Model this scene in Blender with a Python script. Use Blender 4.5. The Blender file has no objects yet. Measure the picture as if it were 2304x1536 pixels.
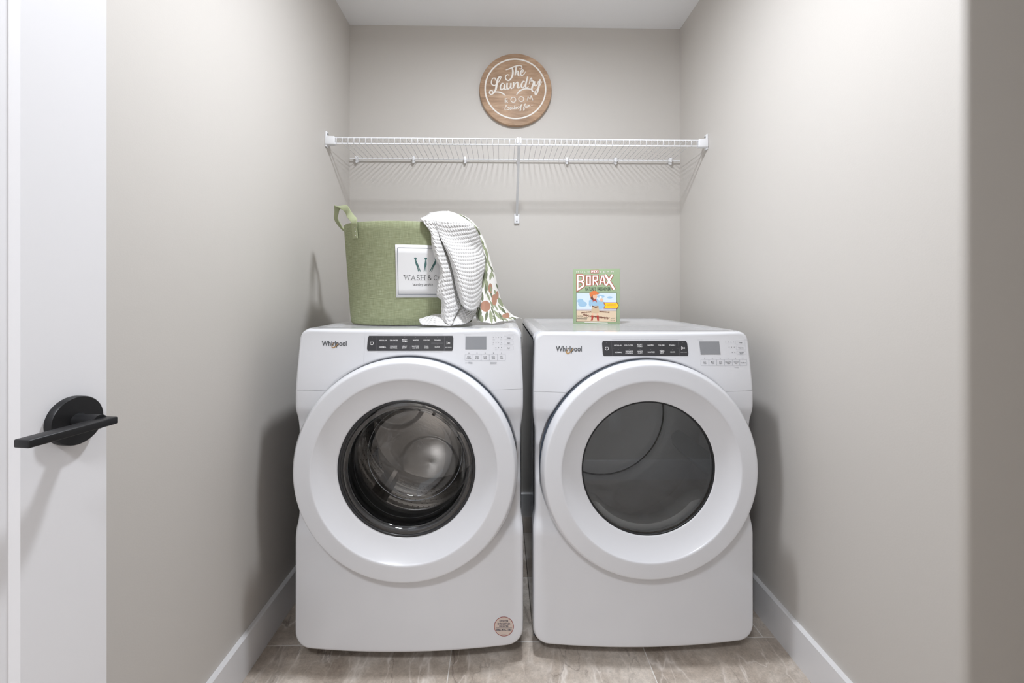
import bpy, bmesh, math, random
from mathutils import Vector, Matrix
random.seed(7)
S = bpy.context.scene
COL = S.collection
PI = math.pi

# ------------------------------------------------------------------ camera
F = 1000.0                      # focal length in pixels of the 2304 px wide frame
YAW = math.radians(1.26)
H = 1.12                        # lens height
HORIZON = 660.0
cam_d = bpy.data.cameras.new('camera')
cam = bpy.data.objects.new('camera', cam_d); COL.objects.link(cam)
cam_d.sensor_width = 36.0
cam_d.lens = 36.0 * F / 2304.0
cam_d.shift_y = (HORIZON - 768.0) / 2304.0
cam_d.clip_start = 0.01
cam.location = (0, 0, H)
cam.rotation_euler = (PI / 2, 0, -YAW)
S.camera = cam

# ------------------------------------------------------------------ light
S.view_settings.view_transform = 'Standard'
S.view_settings.look = 'None'
S.view_settings.exposure = 0.0
S.view_settings.gamma = 1.0
S.view_settings.use_curve_mapping = False
S.cycles.max_bounces = 20; S.cycles.diffuse_bounces = 12; S.cycles.glossy_bounces = 8; S.cycles.transparent_max_bounces = 12
S.cycles.use_denoising = True
w = bpy.data.worlds.new('world'); S.world = w
w.use_nodes = True
w.node_tree.nodes['Background'].inputs[0].default_value = (0.97, 0.98, 1.0, 1)
w.node_tree.nodes['Background'].inputs[1].default_value = 1.0

LAMP = (0.07, 1.09, 2.40)
def area(name, loc, size, watts, color, rot=(0, 0, 0)):
    l = bpy.data.lights.new(name, 'AREA'); l.shape = 'DISK'; l.size = size
    l.energy = watts; l.color = color
    o = bpy.data.objects.new(name, l); COL.objects.link(o); o.location = loc; o.rotation_euler = rot
    return o
area('room_lamp_light', LAMP, 0.15, 23.0, (0.94, 0.98, 1.04))
area('hall_fill_light', (-0.42, -0.75, 2.40), 0.35, 35.0, (0.95, 0.98, 1.03))  # added fill from behind the camera, not a known fixture

# ------------------------------------------------------------------ helpers
def at(px, py, zc):
    """point seen at pixel (px, py) of the frame at camera depth zc"""
    xc = (px - 1152.0) / F * zc
    return Vector((xc * math.cos(YAW) + zc * math.sin(YAW),
                   -xc * math.sin(YAW) + zc * math.cos(YAW),
                   H + (HORIZON - py) / F * zc))

def sstep(a, b, x):
    t = max(0.0, min(1.0, (x - a) / (b - a))); return t * t * (3 - 2 * t)

def link_mesh(name, bm, mat, parent=None, smooth=True, loc=None, autosmooth=None):
    me = bpy.data.meshes.new(name)
    bmesh.ops.recalc_face_normals(bm, faces=bm.faces[:]) if smooth != 'keep' else None
    bm.to_mesh(me); bm.free()
    for p in me.polygons: p.use_smooth = bool(smooth)
    o = bpy.data.objects.new(name, me); COL.objects.link(o)
    mats = mat if isinstance(mat, (list, tuple)) else [mat]
    for m in mats: me.materials.append(m)
    if parent: o.parent = parent
    if loc: o.location = loc
    if autosmooth is not None:
        me.set_sharp_from_angle(angle=math.radians(autosmooth))
    return o

def thing(name, label, cat, loc=(0, 0, 0), rz=0.0, group=None):
    o = bpy.data.objects.new(name, None); COL.objects.link(o)
    o.location = loc; o.rotation_euler = (0, 0, rz); o.empty_display_size = 0.05
    o['label'] = label; o['category'] = cat
    if group: o['group'] = group
    return o

def tag(o, label, cat):
    o['label'] = label; o['category'] = cat; return o

def struct(o, label=None):
    o['kind'] = 'structure'
    if label: o['label'] = label
    return o

def add_box(bm, lo, hi, bevel=0.0, seg=2):
    lo, hi = Vector(lo), Vector(hi)
    r = bmesh.ops.create_cube(bm, size=1.0)
    vs = r['verts']
    for v in vs:
        v.co = Vector(((lo[i] + hi[i]) / 2 + v.co[i] * (hi[i] - lo[i]) for i in range(3)))
    if bevel > 0:
        es = list({e for v in vs for e in v.link_edges})
        bmesh.ops.bevel(bm, geom=es, offset=bevel, segments=seg, profile=0.5, affect='EDGES')

def box(name, lo, hi, mat, parent=None, bevel=0.0, seg=2):
    bm = bmesh.new(); add_box(bm, lo, hi, bevel, seg)
    return link_mesh(name, bm, mat, parent, smooth=bevel > 0, autosmooth=40 if bevel > 0 else None)

def add_tube(bm, pts, r, n=8, cap=True):
    pts = [Vector(p) for p in pts]
    rings = []
    up = None
    for i, p in enumerate(pts):
        t = (pts[min(i + 1, len(pts) - 1)] - pts[max(i - 1, 0)]).normalized()
        if up is None:
            a = Vector((0, 0, 1)) if abs(t.z) < 0.9 else Vector((1, 0, 0))
            up = (a - t * a.dot(t)).normalized()
        else:
            up = (up - t * up.dot(t)).normalized()
        s = t.cross(up)
        rr = r[i] if isinstance(r, (list, tuple)) else r
        rings.append([bm.verts.new(p + (up * math.cos(2 * PI * k / n) + s * math.sin(2 * PI * k / n)) * rr) for k in range(n)])
    for a, b in zip(rings, rings[1:]):
        for k in range(n):
            bm.faces.new((a[k], a[(k + 1) % n], b[(k + 1) % n], b[k]))
    if cap:
        bm.faces.new(rings[0][::-1]); bm.faces.new(rings[-1])

def add_revolve(bm, prof, c, n=128, axis='y', close_end=False, close_start=False):
    """prof: list of (r, y); revolved round the y axis through (c.x, c.z)"""
    rings = []
    for r, y in prof:
        rings.append([bm.verts.new((c[0] + r * math.cos(2 * PI * k / n), y, c[1] + r * math.sin(2 * PI * k / n))) for k in range(n)])
    for a, b in zip(rings, rings[1:]):
        for k in range(n):
            bm.faces.new((a[k], a[(k + 1) % n], b[(k + 1) % n], b[k]))
    if close_end: bm.faces.new(rings[-1])
    if close_start: bm.faces.new(rings[0][::-1])

def catmull(pts, n=6, closed=False):
    P = [Vector(p) for p in pts]
    out = []
    m = len(P)
    for i in range(m if closed else m - 1):
        p0 = P[(i - 1) % m] if closed else P[max(i - 1, 0)]
        p1 = P[i]; p2 = P[(i + 1) % m] if closed else P[i + 1]
        p3 = P[(i + 2) % m] if closed else P[min(i + 2, m - 1)]
        for k in range(n):
            t = k / n
            out.append(0.5 * ((2 * p1) + (p2 - p0) * t + (2 * p0 - 5 * p1 + 4 * p2 - p3) * t * t + (3 * p1 - p0 - 3 * p2 + p3) * t ** 3))
    if not closed: out.append(P[-1])
    return out

class Art:
    """flat printed shapes: (x, y) drawing coordinates pushed through a map onto a surface"""
    def __init__(self, mapf):
        self.bm = bmesh.new(); self.raw = mapf; self.k = 0
    def mapf(self, x, y, lay):            # every shape a hair above the one before, so overlaps stay clean
        return self.raw(x, y, lay + 0.09 * (self.k % 8))
    def face(self, pts, lay=0):
        self.k += 1
        vs = [self.bm.verts.new(self.mapf(p[0], p[1], lay)) for p in pts]
        try: self.bm.faces.new(vs)
        except ValueError: pass
    def poly(self, pts, lay=0):
        self.face(pts, lay)
        return self
    def rect(self, x0, y0, x1, y1, lay=0, nx=1, ny=1):
        self.k += 1
        g = [[self.bm.verts.new(self.mapf(x0 + (x1 - x0) * i / nx, y0 + (y1 - y0) * j / ny, lay)) for i in range(nx + 1)] for j in range(ny + 1)]
        for j in range(ny):
            for i in range(nx):
                self.bm.faces.new((g[j][i], g[j][i + 1], g[j + 1][i + 1], g[j + 1][i]))
        return self
    def disc(self, x, y, rx, ry=None, lay=0, n=20, rot=0.0):
        ry = ry or rx; c, s = math.cos(rot), math.sin(rot)
        self.face([(x + rx * math.cos(2 * PI * k / n) * c - ry * math.sin(2 * PI * k / n) * s,
                    y + rx * math.cos(2 * PI * k / n) * s + ry * math.sin(2 * PI * k / n) * c) for k in range(n)], lay)
        return self
    def line(self, pts, wd, lay=0, closed=False, smooth=0):
        self.k += 1
        """ribbon of width wd (number or one per point) with mitred joints"""
        P = [Vector((p[0], p[1])) for p in pts]
        W = list(wd) if isinstance(wd, (list, tuple)) else [wd] * len(P)
        if smooth:
            Q = [Vector((p[0], p[1], w_)) for p, w_ in zip(P, W)]
            Q = catmull(Q, smooth, closed); P = [Vector((q.x, q.y)) for q in Q]; W = [max(q.z, 1e-5) for q in Q]
        m = len(P); L = []; R = []
        for i in range(m):
            if closed: a, b = P[i - 1], P[(i + 1) % m]
            else: a, b = P[max(i - 1, 0)], P[min(i + 1, m - 1)]
            d1 = (P[i] - a); d2 = (b - P[i])
            if d1.length < 1e-9: d1 = d2
            if d2.length < 1e-9: d2 = d1
            d1 = d1.normalized(); d2 = d2.normalized()
            t = d1 + d2
            t = t.normalized() if t.length > 1e-6 else d1
            nrm = Vector((-t.y, t.x))
            k = 1.0 / max(0.5, nrm.dot(Vector((-d1.y, d1.x))))
            L.append(P[i] + nrm * W[i] * 0.5 * k); R.append(P[i] - nrm * W[i] * 0.5 * k)
        lv = [self.bm.verts.new(self.mapf(p.x, p.y, lay)) for p in L]
        rv = [self.bm.verts.new(self.mapf(p.x, p.y, lay)) for p in R]
        for i in range(m if closed else m - 1):
            j = (i + 1) % m
            self.bm.faces.new((lv[i], lv[j], rv[j], rv[i]))
        return self
    def text(self, body, x, y, w=None, h=None, lay=0, align='C', flip=False, shear=0.0, bold=0.0, em=None):
        """built-in font fitted to width w / height h; (x, y) is centre (C) or left (L) of the box"""
        cu = bpy.data.curves.new('t', 'FONT'); cu.body = body; cu.size = 1.0; cu.resolution_u = 3; cu.offset = bold
        ob = bpy.data.objects.new('t', cu)
        me = bpy.data.meshes.new_from_object(ob)
        xs = [v.co.x for v in me.vertices]; ys = [v.co.y for v in me.vertices]
        if not xs: return self
        x0, x1, y0, y1 = min(xs), max(xs), min(ys), max(ys)
        sx = w / (x1 - x0) if w else None; sy = h / (y1 - y0) if h else None
        sx = sx or sy; sy = sy or sx
        if em: sx = sy = em / 0.73; y0, y1 = 0.0, 0.73
        ox = x - (x1 - x0) * sx / 2 if align == 'C' else x
        fs = -1.0 if flip else 1.0
        vs = [self.bm.verts.new(self.mapf(ox + (v.co.x - x0) * sx + shear * (v.co.y - y0) * sy,
                                          y + fs * (v.co.y - (y0 + y1) / 2) * sy, lay)) for v in me.vertices]
        for p in me.polygons:
            try: self.bm.faces.new([vs[i] for i in p.vertices])
            except ValueError: pass
        bpy.data.objects.remove(ob); bpy.data.curves.remove(cu); bpy.data.meshes.remove(me)
        return self
    def build(self, name, mat, parent):
        return link_mesh(name, self.bm, mat, parent, smooth='keep')

# ------------------------------------------------------------------ materials
def s2l(c):
    return tuple(((v / 255.0) / 12.92 if v / 255.0 <= 0.04045 else ((v / 255.0 + 0.055) / 1.055) ** 2.4) for v in c)

def pmat(name, rgb, rough=0.5, metal=0.0, spec=0.5, coat=0.0, lin=False):
    m = bpy.data.materials.new(name); m.use_nodes = True
    b = m.node_tree.nodes['Principled BSDF']
    c = rgb if lin else s2l(rgb)
    b.inputs['Base Color'].default_value = (*c, 1)
    b.inputs['Roughness'].default_value = rough
    b.inputs['Metallic'].default_value = metal
    b.inputs['Specular IOR Level'].default_value = spec
    b.inputs['Coat Weight'].default_value = coat
    b.inputs['Coat Roughness'].default_value = 0.08
    return m

class NT:
    def __init__(self, m): self.m = m; self.t = m.node_tree; self.b = m.node_tree.nodes['Principled BSDF']
    def n(self, typ, **kw):
        nd = self.t.nodes.new(typ)
        for k, v in kw.items():
            if k.startswith('i_'):
                key = k[2:].replace('_', ' ')
                nd.inputs[key].default_value = v
            else: setattr(nd, k, v)
        return nd
    def l(self, a, b): self.t.links.new(a, b)
    def math(self, op, a, b=None, clamp=False):
        nd = self.t.nodes.new('ShaderNodeMath'); nd.operation = op; nd.use_clamp = clamp
        for i, v in enumerate((a, b)):
            if v is None: continue
            if isinstance(v, (int, float)): nd.inputs[i].default_value = v
            else: self.l(v, nd.inputs[i])
        return nd.outputs[0]
    def mix(self, fac, a, b):
        nd = self.t.nodes.new('ShaderNodeMix'); nd.data_type = 'RGBA'
        for i, v in ((0, fac), (6, a), (7, b)):
            if isinstance(v, (int, float)): nd.inputs[i].default_value = v
            elif isinstance(v, tuple): nd.inputs[i].default_value = (*v, 1)
            else: self.l(v, nd.inputs[i])
        return nd.outputs[2]
    def ramp(self, fac, stops):
        nd = self.t.nodes.new('ShaderNodeValToRGB'); e = nd.color_ramp.elements
        while len(e) < len(stops): e.new(0.5)
        for el, (p, c) in zip(e, stops):
            el.position = p; el.color = (*c, 1) if isinstance(c, tuple) else (c, c, c, 1)
        self.l(fac, nd.inputs[0]); return nd.outputs[0]
    def bump(self, h, dist=0.001, strength=1.0):
        nd = self.n('ShaderNodeBump'); nd.inputs['Distance'].default_value = dist; nd.inputs['Strength'].default_value = strength
        self.l(h, nd.inputs['Height']); self.l(nd.outputs[0], self.b.inputs['Normal'])

def wall_paint(name, rgb):
    m = pmat(name, rgb, 0.55, spec=0.35); k = NT(m)
    tc = k.n('ShaderNodeTexCoord')
    nz = k.n('ShaderNodeTexNoise', i_Scale=240.0, i_Detail=3.0); k.l(tc.outputs['Object'], nz.inputs['Vector'])
    k.bump(nz.outputs['Fac'], 0.0006, 0.25)
    return m

M = {}
M['wall'] = wall_paint('greige_wall_paint', (205, 201, 196))
M['ceiling'] = pmat('white_ceiling_paint', (242, 243, 245), 0.8, spec=0.2)
M['trim'] = pmat('white_trim_paint', (232, 232, 234), 0.35)
M['door'] = pmat('white_door_paint', (226, 226, 229), 0.4)
M['enamel'] = pmat('white_enamel', (214, 215, 219), 0.22, coat=0.5)
M['doorwhite'] = pmat('white_gloss_plastic', (214, 215, 219), 0.25, coat=0.4)
M['shelfwhite'] = pmat('white_vinyl_coat', (238, 239, 242), 0.4)
M['black'] = pmat('matte_black_metal', (30, 30, 32), 0.42, metal=0.3)
M['charcoal'] = pmat('charcoal_gloss_plastic', (58, 58, 61), 0.3)
M['display'] = pmat('grey_display_glass', (140, 142, 146), 0.15)
M['ink'] = pmat('dark_grey_ink', (70, 72, 76), 0.5)
M['inklight'] = pmat('light_grey_ink', (168, 170, 175), 0.5)
M['keyline'] = pmat('pale_grey_key_line', (176, 178, 184), 0.5)
M['whiteink'] = pmat('white_ink', (235, 235, 235), 0.5)
M['dim'] = pmat('dim_grey_ink', (112, 112, 116), 0.5)
M['gold'] = pmat('gold_foil', (188, 146, 84), 0.3, metal=0.6)
M['rubber'] = pmat('dark_rubber', (40, 41, 44), 0.22)
M['side'] = pmat('slate_grey_side', (96, 102, 112), 0.25, coat=0.4)  # one even slate grey over the cabinet sides
M['shadowgap'] = pmat('dark_blue_grey_gap_shade', (58, 66, 78), 0.5)  # shade of the door gap, given as a dark colour
M['feet'] = pmat('grey_plastic_foot', (70, 70, 72), 0.6)
M['screw'] = pmat('steel_screw', (150, 150, 150), 0.35, metal=0.8)
M['dryerdrum'] = pmat('grey_coated_drum', (243, 244, 245), 0.4)
M['dryerplastic'] = pmat('pale_grey_plastic', (240, 244, 246), 0.35)
M['darkseam'] = pmat('dark_seam', (25, 26, 28), 0.6)

def steel():
    m = pmat('brushed_stainless_steel', (214, 211, 208), 0.3, metal=1.0); k = NT(m)
    tc = k.n('ShaderNodeTexCoord')
    mp = k.n('ShaderNodeMapping'); mp.inputs['Scale'].default_value = (60, 6, 60); k.l(tc.outputs['Object'], mp.inputs[0])
    nz = k.n('ShaderNodeTexNoise', i_Scale=3.0, i_Detail=3.0); k.l(mp.outputs[0], nz.inputs['Vector'])
    k.bump(nz.outputs['Fac'], 0.0008, 0.3)
    return m
M['steel'] = steel()
M['hole'] = pmat('drum_hole_black', (14, 14, 14), 0.7)

def pane(name, tint, refl, rough=0.01):
    """thin pane: tinted see-through with Fresnel reflection"""
    m = bpy.data.materials.new(name); m.use_nodes = True; t = m.node_tree
    for n in list(t.nodes): t.nodes.remove(n)
    out = t.nodes.new('ShaderNodeOutputMaterial')
    tr = t.nodes.new('ShaderNodeBsdfTransparent'); tr.inputs[0].default_value = (*tint, 1)
    gl = t.nodes.new('ShaderNodeBsdfGlossy'); gl.inputs['Roughness'].default_value = rough; gl.inputs[0].default_value = (0.95, 0.97, 1, 1)
    fr = t.nodes.new('ShaderNodeFresnel'); fr.inputs[0].default_value = refl
    mx = t.nodes.new('ShaderNodeMixShader')
    t.links.new(fr.outputs[0], mx.inputs[0]); t.links.new(tr.outputs[0], mx.inputs[1]); t.links.new(gl.outputs[0], mx.inputs[2])
    t.links.new(mx.outputs[0], out.inputs[0])
    return m
M['clearglass'] = pane('clear_bowl_glass', (0.94, 0.94, 0.94), 1.85)
M['tintglass'] = pane('grey_tinted_glass', (0.98, 0.985, 0.99), 1.85)

def floor_mat():
    m = pmat('taupe_marble_look_tile', (150, 140, 131), 0.34); k = NT(m)
    tc = k.n('ShaderNodeTexCoord')
    mp = k.n('ShaderNodeMapping'); mp.inputs['Location'].default_value = (0.159, -(1.430 - 2 * 0.321), 0)
    k.l(tc.outputs['Object'], mp.inputs[0])
    br = k.n('ShaderNodeTexBrick', offset=0.333, offset_frequency=2, squash=1.0)
    br.inputs['Scale'].default_value = 1.0; br.inputs['Brick Width'].default_value = 0.605; br.inputs['Row Height'].default_value = 0.321
    br.inputs['Mortar Size'].default_value = 0.0016; br.inputs['Mortar Smooth'].default_value = 0.2; br.inputs['Bias'].default_value = 0.0
    br.inputs['Color1'].default_value = (0, 0, 0, 1); br.inputs['Color2'].default_value = (1, 1, 1, 1); br.inputs['Mortar'].default_value = (0.5, 0.5, 0.5, 1)
    k.l(mp.outputs[0], br.inputs['Vector'])
    # a different piece of stone in every tile
    sh = k.n('ShaderNodeVectorMath', operation='SCALE'); sh.inputs['Scale'].default_value = 7.3; k.l(br.outputs['Color'], sh.inputs[0])
    ad = k.n('ShaderNodeVectorMath', operation='ADD'); k.l(tc.outputs['Object'], ad.inputs[0]); k.l(sh.outputs[0], ad.inputs[1])
    n1 = k.n('ShaderNodeTexNoise', i_Scale=5.0, i_Detail=8.0, i_Roughness=0.62, i_Distortion=0.7); k.l(ad.outputs[0], n1.inputs['Vector'])
    n2 = k.n('ShaderNodeTexNoise', i_Scale=45.0, i_Detail=5.0, i_Roughness=0.7); k.l(ad.outputs[0], n2.inputs['Vector'])
    base = k.ramp(n1.outputs['Fac'], [(0.32, s2l((162, 149, 137))), (0.5, s2l((191, 179, 167))), (0.68, s2l((222, 213, 203)))])
    fine = k.ramp(n2.outputs['Fac'], [(0.3, 0.72), (0.65, 1.12)])
    mul = k.t.nodes.new('ShaderNodeMix'); mul.data_type = 'RGBA'; mul.blend_type = 'MULTIPLY'; mul.inputs[0].default_value = 0.6
    k.l(base, mul.inputs[6]); k.l(fine, mul.inputs[7])
    # thin pale veins running mostly one way, and a few dark hairlines
    def vein(scale, rot, detail, dist, mid, wd, amp):
        mp_ = k.n('ShaderNodeMapping'); mp_.inputs['Rotation'].default_value = (0, 0, math.radians(rot)); mp_.inputs['Scale'].default_value = (1.0, 0.38, 1.0)
        k.l(ad.outputs[0], mp_.inputs[0])
        v_ = k.n('ShaderNodeTexNoise', i_Scale=scale, i_Detail=detail, i_Roughness=0.5, i_Distortion=dist); k.l(mp_.outputs[0], v_.inputs['Vector'])
        d_ = k.math('ABSOLUTE', k.math('SUBTRACT', v_.outputs['Fac'], mid))
        # veins fade in and out along their length
        f_ = k.n('ShaderNodeTexNoise', i_Scale=6.0, i_Detail=3.0); k.l(ad.outputs[0], f_.inputs['Vector'])
        g_ = k.ramp(f_.outputs['Fac'], [(0.36, 0.0), (0.54, 1.0)])
        return k.math('MULTIPLY', k.ramp(d_, [(0.0, amp), (wd, amp * 0.35), (wd * 3, 0.0)]), g_)
    n3 = k.n('ShaderNodeTexNoise', i_Scale=170.0, i_Detail=4.0, i_Roughness=0.7, i_Distortion=0.8); k.l(ad.outputs[0], n3.inputs['Vector'])
    gr = k.ramp(n3.outputs['Fac'], [(0.34, 0.80), (0.6, 1.06)])
    mul2 = k.t.nodes.new('ShaderNodeMix'); mul2.data_type = 'RGBA'; mul2.blend_type = 'MULTIPLY'; mul2.inputs[0].default_value = 0.75
    k.l(mul.outputs[2], mul2.inputs[6]); k.l(gr, mul2.inputs[7])
    c1 = k.mix(vein(5.0, 35, 5.0, 0.3, 0.5, 0.008, 0.85), mul2.outputs[2], s2l((230, 222, 214)))
    c1 = k.mix(vein(9.0, -50, 4.0, 0.4, 0.52, 0.006, 0.7), c1, s2l((226, 218, 210)))
    c2 = k.mix(vein(7.0, 65, 6.0, 0.6, 0.46, 0.005, 0.6), c1, s2l((104, 92, 84)))
    c3 = k.mix(br.outputs['Fac'], c2, s2l((232, 228, 223)))
    k.l(c3, k.b.inputs['Base Color'])
    k.bump(k.math('SUBTRACT', 1.0, br.outputs['Fac']), 0.001, 0.5)
    return m
M['floor'] = floor_mat()

def wood_mat():
    m = pmat('light_mango_wood', (178, 142, 112), 0.5); k = NT(m)
    tc = k.n('ShaderNodeTexCoord')
    mp = k.n('ShaderNodeMapping'); mp.inputs['Scale'].default_value = (4.5, 20, 26); mp.inputs['Rotation'].default_value = (0, math.radians(8), 0)
    k.l(tc.outputs['Object'], mp.inputs[0])
    n1 = k.n('ShaderNodeTexNoise', i_Scale=1.6, i_Detail=7.0, i_Roughness=0.65, i_Distortion=1.4); k.l(mp.outputs[0], n1.inputs['Vector'])
    n2 = k.n('ShaderNodeTexNoise', i_Scale=7.0, i_Detail=2.0); k.l(tc.outputs['Object'], n2.inputs['Vector'])
    base = k.ramp(n1.outputs['Fac'], [(0.28, s2l((124, 98, 76))), (0.48, s2l((170, 139, 112))), (0.7, s2l((204, 178, 152)))])
    tone = k.ramp(n2.outputs['Fac'], [(0.35, s2l((140, 112, 90))), (0.65, s2l((214, 176, 144)))])
    k.l(k.mix(0.35, base, tone), k.b.inputs['Base Color'])
    k.bump(n1.outputs['Fac'], 0.0008, 0.4)
    return m
M['wood'] = wood_mat()
M['woodedge'] = pmat('darker_wood_edge', (140, 104, 74), 0.55)

def linen_mat(name, lo, mid, hi, scale=1.0):
    m = pmat(name, mid, 0.85, spec=0.15); k = NT(m)
    uv = k.n('ShaderNodeUVMap')
    mp = k.n('ShaderNodeMapping'); mp.inputs['Scale'].default_value = (30 * scale, 800 * scale, 1); k.l(uv.outputs[0], mp.inputs[0])
    n1 = k.n('ShaderNodeTexNoise', i_Scale=1.0, i_Detail=2.0); k.l(mp.outputs[0], n1.inputs['Vector'])
    mp2 = k.n('ShaderNodeMapping'); mp2.inputs['Scale'].default_value = (420 * scale, 30 * scale, 1); k.l(uv.outputs[0], mp2.inputs[0])
    n2 = k.n('ShaderNodeTexNoise', i_Scale=1.0, i_Detail=2.0); k.l(mp2.outputs[0], n2.inputs['Vector'])
    s = k.math('ADD', k.math('MULTIPLY', n1.outputs['Fac'], 0.65), k.math('MULTIPLY', n2.outputs['Fac'], 0.35))
    k.l(k.ramp(s, [(0.32, s2l(lo)), (0.5, s2l(mid)), (0.68, s2l(hi))]), k.b.inputs['Base Color'])
    k.bump(s, 0.0012, 0.5)
    return m
M['linen'] = linen_mat('sage_green_linen', (128, 134, 102), (150, 156, 124), (174, 179, 150))
M['strap'] = pmat('sage_green_strap', (164, 170, 138), 0.85, spec=0.15)
M['labelcloth'] = pmat('white_cloth_label', (232, 232, 233), 0.8, spec=0.2)
M['labelrim'] = pmat('grey_blue_print', (120, 124, 136), 0.7)
M['teal'] = pmat('teal_print', (74, 110, 108), 0.7)
M['labelink'] = pmat('charcoal_print', (78, 78, 80), 0.7)

def waffle_mat():
    m = pmat('white_waffle_cotton', (218, 217, 216), 0.9, spec=0.1); k = NT(m)
    uv = k.n('ShaderNodeUVMap'); sp = k.n('ShaderNodeSeparateXYZ'); rt = k.n('ShaderNodeVectorRotate', rotation_type='Z_AXIS'); rt.inputs['Angle'].default_value = math.radians(28); k.l(uv.outputs[0], rt.inputs['Vector']); k.l(rt.outputs[0], sp.inputs[0])
    P = 0.0130
    a = k.math('MULTIPLY_ADD', k.math('SINE', k.math('MULTIPLY', sp.outputs[0], 2 * PI / P)), 0.5)
    b = k.math('MULTIPLY_ADD', k.math('SINE', k.math('MULTIPLY', sp.outputs[1], 2 * PI / P)), 0.5)
    for q_ in (a, b): q_.node.inputs[2].default_value = 0.5
    h = k.math('POWER', k.math('MULTIPLY', a, b), 0.7)
    nz = k.n('ShaderNodeTexNoise', i_Scale=500.0); k.l(uv.outputs[0], nz.inputs['Vector'])
    h2 = k.math('ADD', h, k.math('MULTIPLY', nz.outputs['Fac'], 0.25))
    k.bump(h2, 0.0045, 0.8)
    return m
M['waffle'] = waffle_mat()
M['fl_white'] = pmat('white_printed_cotton', (224, 222, 218), 0.85, spec=0.15)
M['fl_green'] = pmat('sage_leaf_print', (146, 153, 126), 0.85, spec=0.15)
M['fl_dark'] = pmat('deep_leaf_print', (112, 118, 96), 0.85, spec=0.15)
M['fl_terra'] = pmat('terracotta_print', (170, 130, 110), 0.85, spec=0.15)
M['card_green'] = pmat('sage_green_carton', (158, 178, 142), 0.5)
M['card_white'] = pmat('white_carton_print', (244, 240, 236), 0.5)
M['card_red'] = pmat('red_carton_print', (178, 62, 48), 0.5)
M['card_dark'] = pmat('dark_green_carton_print', (44, 58, 48), 0.5)
M['card_sky'] = pmat('pale_sky_print', (214, 228, 238), 0.5)
M['card_blue'] = pmat('blue_print', (158, 194, 220), 0.5)
M['card_sand'] = pmat('sand_print', (222, 200, 172), 0.5)
M['card_haze'] = pmat('mauve_haze_print', (200, 196, 206), 0.5)
M['card_brown'] = pmat('brown_print', (112, 66, 50), 0.5)
M['card_orange'] = pmat('orange_print', (222, 126, 70), 0.5)
M['card_skin'] = pmat('skin_print', (232, 186, 156), 0.5)
M['card_yellow'] = pmat('yellow_print', (250, 208, 30), 0.5)
M['card_tan'] = pmat('tan_print', (206, 182, 150), 0.5)
M['stick'] = pmat('beige_sticker', (206, 190, 180), 0.5)
M['stickred'] = pmat('red_sticker_rim', (150, 62, 56), 0.5)
M['stickink'] = pmat('navy_sticker_ink', (62, 66, 84), 0.5)
M['lampglow'] = bpy.data.materials.new('lamp_diffuser'); M['lampglow'].use_nodes = True
_b = M['lampglow'].node_tree.nodes['Principled BSDF']
_b.inputs['Base Color'].default_value = (0.9, 0.9, 0.9, 1); _b.inputs['Emission Color'].default_value = (1, 0.97, 0.93, 1); _b.inputs['Emission Strength'].default_value = 6.0

# ------------------------------------------------------------------ the room
XL, XR, YB, ZC = -0.763, 0.903, 2.24, 2.463
YF = -0.02            # wall with the doorway, beside the camera
YJ = 0.848            # the right wall ends here in a rounded corner
XS = 1.95
struct(box('floor', (XL - 0.12, -1.75, -0.06), (XS + 0.12, YB + 0.12, 0.0), M['floor']))
struct(box('ceiling', (XL - 0.12, -1.75, ZC), (XS + 0.12, YB + 0.12, ZC + 0.08), M['ceiling']))
struct(box('wall_back', (XL - 0.12, YB, 0), (XR + 0.12, YB + 0.12, ZC), M['wall']))
struct(box('wall_left', (XL - 0.12, YF - 0.12, 0), (XL, YB, ZC), M['wall']))
# right wall with a bullnose corner, turning into the side bay
bm = bmesh.new()
rb = 0.018
prof = [(XR, YB), (XR, YJ + rb)]
for i in range(1, 9):
    a = PI / 2 * i / 8
    prof.append((XR + rb - rb * math.cos(a), YJ + rb - rb * math.sin(a)))
prof += [(XS, YJ), (XS, YB)]
lo = [bm.verts.new((x, y, 0)) for x, y in prof]; hi = [bm.verts.new((x, y, ZC)) for x, y in prof]
for i in range(len(prof)):
    j = (i + 1) % len(prof); bm.faces.new((lo[i], lo[j], hi[j], hi[i]))
bm.faces.new(lo[::-1]); bm.faces.new(hi)
struct(link_mesh('wall_right', bm, M['wall'], autosmooth=30))
struct(box('wall_side', (XS, YF - 0.12, 0), (XS + 0.12, YJ, ZC), M['wall']))
DX0, DX1, DZ = -0.725, 0.075, 2.05          # doorway the camera stands in
bm = bmesh.new()
add_box(bm, (XL, YF - 0.12, 0), (DX0, YF, ZC)); add_box(bm, (DX1, YF - 0.12, 0), (XS, YF, ZC)); add_box(bm, (DX0, YF - 0.12, DZ), (DX1, YF, ZC))
wf = struct(link_mesh('wall_front', bm, M['wall'], smooth=False))
bm = bmesh.new()   # casing of the doorway, room side
add_box(bm, (DX1, YF, 0), (DX1 + 0.075, YF + 0.014, DZ + 0.075)); add_box(bm, (DX0 - 0.03, YF, DZ), (DX1, YF + 0.014, DZ + 0.075))
struct(link_mesh('trim_1', bm, M['trim'], smooth=False))
struct(box('wall_hall', (XL - 0.12, -1.75, 0), (XS + 0.12, -1.63, ZC), M['wall']))

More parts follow.
